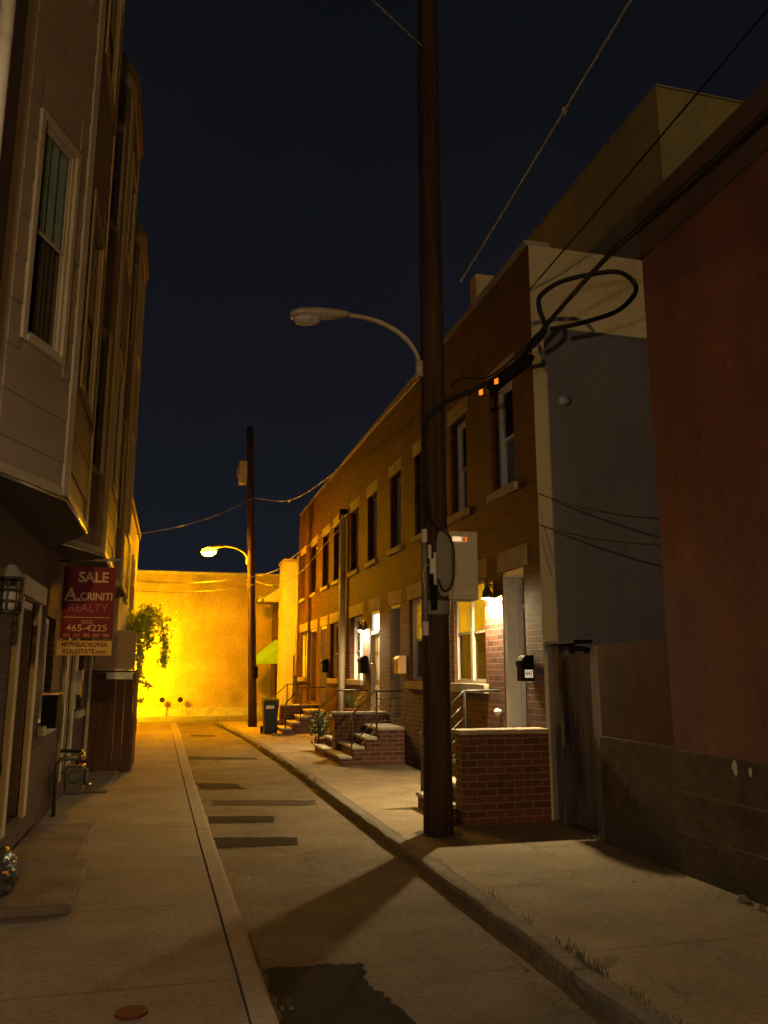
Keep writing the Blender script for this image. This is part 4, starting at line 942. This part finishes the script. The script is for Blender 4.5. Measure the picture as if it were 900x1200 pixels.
o = MB().box(2.43, 2.57, 25.0, 25.08, 1.42, 1.78).build('pole_box', M['black'], bevel=0.01); tag(o, 'small dark box strapped to the far pole', 'box')
# pole that carries the lamp behind the viewpoint
street_lamp((2.55, -31, 7.3), (1.75, -31, 7.95), (1.05, -31, 7.85), M['lens_behind'], 'lit sodium street lamp further back along the street behind the viewpoint', True, 0.03, (0.22, 0.15, 0.08), 0.055)
pole((2.715, -31, 0), (2.70, -31, 12), 0.15, 0.12, 'wooden pole further back along the street behind the viewpoint', M['pole_wood'])

# fittings on the near pole
t = thing('utility_cabinet', (3.0, 8.25, 2.36), 'pale metal cabinet with a reflective number strip on the near pole', 'cabinet')
MB().box(2.865, 3.165, 8.16, 8.42, 2.36, 3.10).build('body', M['cabinet'], t, bevel=0.012)
MB().box(2.88, 3.15, 8.150, 8.158, 2.40, 3.06).build('door', M['cabinet'], t, bevel=0.004)
MB().box(2.87, 2.985, 8.142, 8.148, 2.985, 3.035).build('number_strip', M['sticker'], t)  # strip only reflects; its brightness is emission in the material
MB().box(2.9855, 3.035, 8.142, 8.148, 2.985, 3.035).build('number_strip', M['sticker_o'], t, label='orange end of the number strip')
lettering('lettering', '26', 0.055, (2.992, 8.1405, 3.01), M['black'], t, bold=0.001)
lettering('lettering', '·', 0.06, (2.885, 8.1405, 3.01), M['black'], t)
mb = MB()
for x in (2.965, 3.09): mb.cyl((x, 8.15, 3.075), (x, 8.142, 3.075), 0.006, n=8)
mb.box(2.955, 2.975, 8.144, 8.15, 3.045, 3.05); mb.build('latch', M['black'], t)
t = thing('cable_guard', (2.72, 8.1, 2.2), 'grey rounded cable guard strapped to the front of the near pole', 'cable guard')
mb = MB(); pts = []
for k in range(24):
    an = 2 * PI * k / 24; c_, s_ = math.cos(an), math.sin(an)
    pts.append((2.755 + 0.085 * (abs(c_) ** 0.7) * (1 if c_ > 0 else -1), 8.09, 2.74 + 0.36 * (abs(s_) ** 0.6) * (1 if s_ > 0 else -1)))
mb.extr(pts, (0, 0, 0), (0, 0.03, 0)); mb.build('plate', M['cover_grey'], t, bevel=0.008)
mb = MB(); mb.tube([(2.715 + 0.16 * math.cos(2 * PI * k / 24), 8.27 + 0.16 * math.sin(2 * PI * k / 24), 2.27) for k in range(25)], 0.004, 6, False)
for k in range(24):
    a0, a1 = 2 * PI * k / 24, 2 * PI * (k + 1) / 24
    mb.quad((2.715 + 0.158 * math.cos(a0), 8.27 + 0.158 * math.sin(a0), 2.20), (2.715 + 0.158 * math.cos(a1), 8.27 + 0.158 * math.sin(a1), 2.20), (2.715 + 0.158 * math.cos(a1), 8.27 + 0.158 * math.sin(a1), 2.34), (2.715 + 0.158 * math.cos(a0), 8.27 + 0.158 * math.sin(a0), 2.34))
mb.build('band', M['cover_grey'], t)
mb = MB(); mb.box(2.60, 2.655, 8.085, 8.13, 2.62, 2.78); mb.box(2.585, 2.62, 8.10, 8.14, 2.78, 2.93); mb.box(2.64, 2.665, 8.08, 8.12, 2.50, 2.85); mb.build('connector', M['label'], t, bevel=0.008)
mb = MB(); mb.box(2.615, 2.68, 8.10, 8.13, 2.24, 2.60); mb.build('splice_block', M['black'], t, bevel=0.006)
t = thing('conduit', (2.56, 8.2, 1.9), 'thin pale conduit running up the street side of the near pole', 'conduit')
mb = MB(); mb.tube([(2.565, 8.16, 2.02), (2.56, 8.16, 2.6), (2.56, 8.16, 3.02)], 0.026, 10); mb.build('pipe', M['cover_grey'], t, smooth=True)
MB().cyl((2.565, 8.16, 1.98), (2.565, 8.16, 2.12), 0.034, n=10).build('coupling', M['label'], t); MB().cyl((2.56, 8.16, 2.96), (2.56, 8.16, 3.1), 0.032, n=10).build('coupling', M['label'], t)
mb = MB(); mb.tube([(2.62, 8.1, 2.70), (2.555, 8.09, 2.72), (2.52, 8.09, 2.62), (2.535, 8.09, 2.48)], 0.006, 6); mb.build('lead', M['label'], t)

# ------------------------------------------------------------------ cables
def sag(a, b, s, n=16):
    a, b = Vector(a), Vector(b)
    return [a.lerp(b, i / n) - Vector((0, 0, s * 4 * (i / n) * (1 - i / n))) for i in range(n + 1)]
def cable(pts, r, mat, label, n=6):
    mb = MB(); mb.tube(pts, r, n); o = mb.build('cable', mat, smooth=True); return tag(o, label, 'cable', 'overhead cables')
def smooth_path(pts, m=6):
    P = [Vector(p) for p in pts]; out = []
    for i in range(len(P) - 1):
        p0, p1, p2, p3 = P[max(i - 1, 0)], P[i], P[i + 1], P[min(i + 2, len(P) - 1)]
        for k in range(m):
            t_ = k / m
            out.append(0.5 * ((2 * p1) + (p2 - p0) * t_ + (2 * p0 - 5 * p1 + 4 * p2 - p3) * t_ ** 2 + (3 * p1 - p0 - 3 * p2 + p3) * t_ ** 3))
    out.append(P[-1]); return out
w1 = sag((4.08, 11.0, 7.56), (2.56, 1.6, 5.95), 0.02)
cable(w1, 0.011, M['grey_cable'], 'thin pale wire crossing the sky from the chimney to the top edge')
o = MB(); o.ball((3.30, 6.05, 6.73), 0.03, nu=8, nv=6); o.tube([(3.27, 6.0, 6.72), (3.33, 6.1, 6.74)], 0.014, 6); o = o.build('wire_clamp', M['grey_cable'], smooth=True); tag(o, 'small clamp on the thin pale sky wire', 'clamp')
cable(sag((4.10, 8.60, 6.27), (4.55, 2.0, 7.2), 0.03), 0.010, M['black_cable'], 'thin dark wire from the house corner rising to the right over the setback storey')
main = smooth_path([(3.93, 2.4, 5.52), (3.97, 4.3, 5.56), (4.02, 5.5, 5.64), (4.06, 6.8, 5.70), (4.05, 8.0, 5.58), (3.65, 8.12, 5.06), (3.2, 8.12, 4.74), (2.85, 8.13, 4.56), (2.62, 8.13, 4.36)])
cable(main, 0.027, M['black_cable'], 'thick black cable sweeping along the red wall to the near pole', 10)
loop = [(3.86, 7.6, 5.29), (4.22, 7.6, 5.40), (4.65, 7.55, 5.57), (4.86, 7.5, 5.78), (4.86, 7.5, 5.92), (4.70, 7.5, 6.02), (4.46, 7.55, 6.01), (4.03, 7.6, 5.88), (3.76, 7.6, 5.68), (3.73, 7.6, 5.52), (3.84, 7.7, 5.32), (3.80, 7.95, 5.22)]
cable(smooth_path(loop), 0.027, M['black_cable'], 'looped slack of black cable in front of the grey side wall', 10)
t = thing('splice_case', (3.5, 8.05, 4.95), 'dark splice case hanging on the thick cable with two reflective amber markers', 'splice case')
mb = MB(); mb.tube([(3.30, 8.08, 4.72), (3.4, 8.08, 4.80), (3.78, 8.08, 5.10), (3.86, 8.08, 5.16)], [0.03, 0.075, 0.075, 0.03], 12); mb.build('body', M['black'], t, smooth=True)
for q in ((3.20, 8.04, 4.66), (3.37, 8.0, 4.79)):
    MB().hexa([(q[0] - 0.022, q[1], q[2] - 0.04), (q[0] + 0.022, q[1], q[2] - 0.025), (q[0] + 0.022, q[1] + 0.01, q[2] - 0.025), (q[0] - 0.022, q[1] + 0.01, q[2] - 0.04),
               (q[0] - 0.022, q[1], q[2] + 0.02), (q[0] + 0.022, q[1], q[2] + 0.04), (q[0] + 0.022, q[1] + 0.01, q[2] + 0.04), (q[0] - 0.022, q[1] + 0.01, q[2] + 0.02)]).build('marker', M['tag_orange'], t)  # reflective tags that glow only through their material
cable(smooth_path([(2.85, 8.1, 4.70), (3.0, 8.08, 4.82), (3.25, 8.08, 4.84), (3.5, 8.06, 5.0), (3.9, 8.0, 5.42)]), 0.012, M['black_cable'], 'second thinner black cable bowed above the amber markers')
cable(smooth_path([(2.62, 8.12, 4.36), (2.56, 8.11, 4.15), (2.56, 8.11, 3.7), (2.58, 8.10, 3.35), (2.66, 8.09, 3.14), (2.79, 8.07, 3.05), (2.85, 8.07, 2.9), (2.85, 8.07, 2.6), (2.80, 8.07, 2.46), (2.73, 8.07, 2.45), (2.68, 8.07, 2.56)]), 0.012, M['black_cable'], 'black cable running down the near pole and looping under the guard')
cable(smooth_path([(2.6, 8.3, 4.9), (2.97, 12, 5.43), (3.25, 17, 5.88), (3.01, 22, 6.30), (2.34, 25.1, 6.97)]), 0.014, M['grey_cable'], 'drooping cable between the two wooden poles at roof height')
o = MB(); o.tube([(3.0, 21.7, 6.27), (3.02, 22.3, 6.33)], 0.03, 8); o = o.build('cable_clamp', M['grey_cable'], smooth=True); tag(o, 'bright clamp on the drooping cable between the poles', 'clamp')
cable(sag((2.28, 25.1, 6.97), (-0.95, 20.6, 4.95), 0.18), 0.012, M['grey_cable'], 'thin drop wire from the far pole down to the pale left house')
cable(smooth_path([(2.42, 25.1, 4.5), (3.0, 24.6, 4.66), (3.44, 24, 5.02), (3.75, 21.5, 5.2), (4.05, 19.0, 5.43)]), 0.012, M['grey_cable'], 'service wire from the far pole along the upper windows')
cable(smooth_path([(2.42, 25.1, 4.36), (2.9, 24.6, 4.2), (3.5, 23.5, 4.42), (3.8, 21, 4.9), (4.05, 19.6, 5.25)]), 0.010, M['grey_cable'], 'lower sagging service wire from the far pole to the row')
cable(sag((2.38, 25.1, 4.5), (-0.96, 22.0, 3.95), 0.12), 0.011, M['grey_cable'], 'upper of two wires from the far pole to the pale left house')
cable(sag((2.38, 25.1, 4.25), (-0.96, 20.0, 3.5), 0.12), 0.010, M['grey_cable'], 'lower of two wires from the far pole to the pale left house')
cable(sag((-0.6, 4.6, 7.75), (2.68, 8.27, 9.12), 0.1), 0.008, M['grey_cable'], 'thin wire meeting the near pole high up from the left')
cable(sag((4.11, 8.64, 3.69), (4.20, 6.20, 2.93), 0.06), 0.007, M['black_cable'], 'upper dark wire hanging across the grey side wall')
cable(sag((4.12, 8.64, 3.31), (4.20, 6.20, 2.70), 0.06), 0.007, M['black_cable'], 'lower dark wire hanging across the grey side wall')
# tall twin pipes on the row
t = thing('standpipes', (4.02, 19.6, 0), 'pair of tall pale pipes standing against the brick front between two houses', 'pipes')
mb = MB(); mb.tube([(4.03, 19.62, 0), (4.03, 19.62, 5.48)], 0.075, 14); mb.build('pipe', M['trim'], t, smooth=True)
mb = MB(); mb.tube([(4.06, 19.98, 0), (4.06, 19.98, 5.42)], 0.05, 12); mb.build('pipe', M['trim'], t, smooth=True)
MB().cyl((4.03, 19.62, 5.481), (4.03, 19.62, 5.62), 0.095, n=14).build('cap', M['black'], t); MB().cyl((4.06, 19.98, 5.421), (4.06, 19.98, 5.54), 0.075, n=14).build('cap', M['black'], t)
t = thing('rain_pipe', (4.03, 27.2, 0), 'thin yellow lit rain pipe at the far end of the brick row', 'pipe')
mb = MB(); mb.tube([(4.05, 27.3, 0), (4.05, 27.3, 5.5)], 0.045, 10); mb.build('pipe', M['trim'], t, smooth=True); MB().box(3.97, 4.12, 27.22, 27.38, 1.2, 1.5).build('joint_box', M['meter'], t)

# ------------------------------------------------------------------ porch lamps, mailboxes
def porch_lamp(x, y, z, mat, label, wall_x, shade=True):
    t = thing('porch_lamp', (wall_x, y, z), label, 'porch lamp')
    sgn = 1 if wall_x > x else -1
    MB().box(min(wall_x, wall_x - sgn * 0.02), max(wall_x, wall_x - sgn * 0.02), y - 0.06, y + 0.06, z - 0.02, z + 0.2).build('backplate', M['black_metal'], t, bevel=0.008)
    mb = MB(); mb.tube([(wall_x, y, z + 0.14), (x, y, z + 0.16), (x, y, z + 0.09)], 0.014, 8); mb.build('bracket', M['black_metal'], t)
    if shade: MB().tube([(x - sgn * 0.03, y, z + 0.11), (x - sgn * 0.03, y, z + 0.06), (x - sgn * 0.03, y, z - 0.037)], [0.03, 0.058, 0.077], 18, False).quad(*[(x - sgn * 0.03 + 0.03 * math.cos(2 * PI * k / 18), y + 0.03 * math.sin(2 * PI * k / 18), z + 0.11) for k in range(18)]).build('shade', M['black_metal'], t, smooth=True)
    else: MB().cyl((x, y, z + 0.05), (x, y, z + 0.10), 0.056, 0.035, 14).build('cap', M['black_metal'], t)
    mb = MB(); mb.ball((x - (sgn * 0.03 if shade else 0), y, z - (0.008 if shade else 0)), 0.046, nu=10, nv=6); mb.build('bulb', mat, t, smooth=True)
    return t
porch_lamp(4.07, 10.12, 2.60, M['bulb_warm'], 'bare bright porch lamp between the amber window and the nearest white door', 4.128)
porch_lamp(4.07, 17.66, 2.54, M['bulb_white'], 'bright porch lamp beside the white door with the lit fanlight', 4.128)
porch_lamp(-1.16, 1.2, 2.75, M['bulb_neutral'], 'unseen entry lamp on the left wall lighting the near ground and grey wall', -1.299, False)  # unseen lamp, guessed from the lit near ground and grey side wall
t = thing('unseen_flood_lamp', (-1.75, 29.5, 0), 'unseen flood lamp put behind the pale left house to brighten the end wall', 'flood lamp')  # unseen lamp, guessed from and placed for the end wall's bright spot
MB().cyl((-1.75, 29.5, -0.1), (-1.75, 29.5, 1.80), 0.035, n=12).build('post', M['black_metal'], t)
mb = MB(); mb.ball((-1.75, 29.5, 1.96), 0.11, nu=14, nv=10); mb.build('globe', M['unseen_flood_lens'], t, smooth=True)
mb = MB(); mb.tube([(-1.75, 29.54, 1.96), (-1.75, 29.34, 1.96)], 0.15, 18, False); mb.quad(*[(-1.75 + 0.15 * math.cos(2 * PI * k / 18), 29.34, 1.96 + 0.15 * math.sin(2 * PI * k / 18)) for k in range(18)]); mb.build('unseen_lamp_hood', M['black_metal'], t)  # hood shaped to keep the unseen lamp's light off the row houses
def mailbox(y0, y1, z0, z1, label, mat, plate=None):
    t = thing('mailbox', (4.05, (y0 + y1) / 2, z0), label, 'mailbox', 'mailboxes on the brick row')
    mb = MB(); zc = z1 - 0.06; pr = [(4.122, z0), (3.97, z0), (3.97, zc), (3.985, zc + 0.03), (4.02, z1), (4.122, z1)]
    mb.extr([(x, y0, z) for x, z in pr], (0, y0, 0), (0, y1, 0)); mb.build('body', mat, t, bevel=0.006)
    MB().box(3.955, 3.968, y0 + 0.01, y1 - 0.01, zc - 0.07, zc).build('flap', mat, t, bevel=0.003)
    if plate:
        MB().box(4.0, 4.10, y0 - 0.0075, y0 - 0.003, z0 + 0.04, z0 + 0.13).build('number_plate', M['plate'], t)  # plate reflects; the glow comes from its emissive material
        lettering('lettering', plate, 0.072, (4.05, y0 - 0.0085, z0 + 0.085), M['black'], t, bold=0.0, sx=0.85)
    return t
mailbox(8.9, 9.06, 1.50, 1.80, 'black mailbox with a reflective number plate right of the nearest white door', M['black'], '447')
mailbox(14.30, 14.6, 1.58, 1.90, 'brass coloured mailbox between the second window and door', M['sign_gold'])
mailbox(17.3, 17.6, 1.58, 1.95, 'dark mailbox under the bright porch lamp by the white door', M['black'])
mailbox(21.85, 22.1, 1.6, 1.95, 'small dark mailbox between the far window and the brown door', M['black'])

# ------------------------------------------------------------------ bin, plants, small things on the right sidewalk
t = thing('trash_bin', (2.65, 22.3, 0), 'dark wheeled trash bin with a pale label standing by the far stoop', 'trash bin')
mb = MB(); mb.hexa([(2.50, 22.1, 0.06), (2.78, 22.1, 0.06), (2.78, 22.5, 0.0), (2.50, 22.5, 0.0), (2.43, 22.0, 0.84), (2.85, 22.0, 0.84), (2.85, 22.55, 0.86), (2.43, 22.55, 0.86)]); mb.build('body', M['bin'], t, bevel=0.02)
mb = MB(); mb.hexa([(2.41, 21.97, 0.862), (2.87, 21.97, 0.862), (2.87, 22.6, 0.88), (2.41, 22.6, 0.88), (2.45, 22.02, 0.90), (2.83, 22.02, 0.90), (2.83, 22.55, 0.94), (2.45, 22.55, 0.94)]); mb.build('lid', M['bin'], t, bevel=0.01)
for x in (2.45, 2.83): MB().cyl((x - 0.025, 22.52, 0.1), (x + 0.025, 22.52, 0.1), 0.1, n=16).build('wheel', M['black'], t)
MB().hexa([(2.50, 22.008, 0.66), (2.71, 22.008, 0.66), (2.71, 22.03, 0.66), (2.50, 22.03, 0.66), (2.50, 21.996, 0.74), (2.71, 21.996, 0.74), (2.71, 22.02, 0.74), (2.50, 22.02, 0.74)]).build('label_plate', M['label'], t)
MB().tube([(2.47, 22.62, 0.84), (2.81, 22.62, 0.84)], 0.015, 8).build('handle', M['black'], t)
t = thing('spiky_plant', (3.45, 16.4, 0.64), 'spiky leaved pot plant on the landing of the double stoop', 'plant')
MB().cyl((3.6, 16.5, 0.65), (3.6, 16.5, 0.88), 0.10, 0.14, 16).build('pot', M['terracotta'], t)
mb = MB()
for k in range(26):
    an = random.uniform(0, 2 * PI); el_ = random.uniform(0.5, 1.4); ln = random.uniform(0.3, 0.48); d = Vector((math.cos(an) * math.cos(el_), math.sin(an) * math.cos(el_), math.sin(el_)))
    sd = d.cross(Vector((0, 0, 1))).normalized() * 0.014; c = Vector((3.6, 16.5, 0.88)); m_ = c + d * ln * 0.6; e_ = c + d * ln - Vector((0, 0, 0.06 * random.random()))
    mb.quad(c - sd, c + sd, m_ + sd, m_ - sd); mb.quad(m_ - sd, m_ + sd, e_)
mb.build('leaves', M['leaf2'], t)
t = thing('potted_bush', (2.98, 16.9, 0), 'pale bushy pot plant at the foot of the double stoop', 'plant')
MB().cyl((3.12, 17.32, 0.0), (3.12, 17.32, 0.24), 0.10, 0.14, 16).build('pot', M['terracotta'], t)
mb = MB()
for k in range(260):
    p = Vector((random.gauss(0, 0.10), random.gauss(0, 0.10), random.gauss(0, 0.15))); leaf_quad(mb, Vector((3.12, 17.32, 0.47)) + p, random.uniform(0.05, 0.085))
mb.build('leaves', M['leaf2'], t)
o = MB(); o.ball((4.085, 9.98, 1.10), 0.04, 0.05, 0.05, 12, 8); o.cyl((4.128, 9.98, 1.10), (4.08, 9.98, 1.10), 0.035, n=10); o = o.build('dome_vent', M['white_paint'], smooth=True); tag(o, 'small white dome fitting on the lit brick beside the nearest white door', 'vent')
# weeds along the right kerb joint
mb = MB()
for (cx_, cy_, n_, hh) in [(2.33, 4.50, 60, 0.10), (2.34, 4.05, 25, 0.05), (2.34, 5.3, 18, 0.035), (2.34, 5.95, 22, 0.04), (2.34, 7.0, 14, 0.03), (2.34, 3.6, 30, 0.05), (4.06, 6.6, 20, 0.05), (2.35, 4.8, 16, 0.04), (4.07, 7.6, 26, 0.05)]:
    for k in range(n_):
        c = Vector((cx_ + random.gauss(0, 0.02), cy_ + random.gauss(0, 0.13), 0.0)); an = random.uniform(0, 2 * PI); l = random.uniform(0.5, 1.1) * hh
        d = Vector((math.cos(an) * 0.6, math.sin(an) * 0.6, 1)).normalized() * l; sd = Vector((-math.sin(an), math.cos(an), 0)) * 0.0035
        mb.quad(c - sd, c + sd, c + d)
o = mb.build('kerb_weeds', M['weed']); o['kind'] = 'stuff'; o['label'] = 'scrappy weeds growing along the right kerb joint and wall foot'
# a few scraps of litter and grit on the right
t = None
for (x_, y_, s_) in ((4.03, 5.35, 0.04), (4.0, 5.12, 0.026)):
    o = MB(); o.hexa([(x_ - s_, y_ - s_, 0.002), (x_ + s_, y_ - s_ * 0.6, 0.002), (x_ + s_ * 0.8, y_ + s_, 0.002), (x_ - s_ * 0.9, y_ + s_ * 0.7, 0.002), (x_ - s_ * 0.7, y_ - s_ * 0.6, 0.05), (x_ + s_ * 0.6, y_ - s_ * 0.4, 0.04), (x_ + s_ * 0.5, y_ + s_ * 0.6, 0.045), (x_ - s_ * 0.6, y_ + s_ * 0.4, 0.05)])
    o = o.build('stone_chunk', M['slab'], bevel=0.008); tag(o, 'larger broken pale stone at the foot of the red building' if s_ > 0.03 else 'smaller broken pale stone nearer along the red building', 'stone', 'loose stones by the red wall')

# grit, dead leaves and scraps collected in the gutters and along the wall foot
mb = MB()
for k in range(520):
    side = random.random()
    if side < 0.6: y_ = random.uniform(2.6, 16) ; x_ = 2.15 - abs(random.gauss(0, 0.07)) ; z_ = RZ + 0.004
    elif side < 0.8: y_ = random.uniform(3, 7.2); x_ = 4.08 - abs(random.gauss(0, 0.09)); z_ = 0.004
    elif side < 0.9: y_ = random.uniform(3, 18); x_ = 0.62 + abs(random.gauss(0, 0.10)) - 0.006 * y_; z_ = RZ + 0.006
    else: y_ = random.uniform(3, 14); x_ = random.uniform(-0.5, 4.0); z_ = (RZ + 0.006) if 0.62 < x_ < 2.1 else 0.008
    sz = random.uniform(0.006, 0.022); an = random.uniform(0, 6.28); u_ = Vector((math.cos(an), math.sin(an), random.uniform(-0.1, 0.35))) * sz; v_ = Vector((-math.sin(an), math.cos(an), random.uniform(-0.1, 0.3))) * sz * 0.6; c = Vector((x_, y_, z_ + sz * 0.2))
    mb.cur = random.choice((0, 2, 2, 2, 0, 2, 0, 1)) if sz < 0.014 else random.choice((0, 2))
    mb.quad(c - u_, c - v_, c + u_, c + v_)
o = mb.build('litter', [M['weed'], M['tread'], M['bark']]); o['kind'] = 'stuff'; o['label'] = 'grit, dead leaves and scraps along the gutters and wall foot'
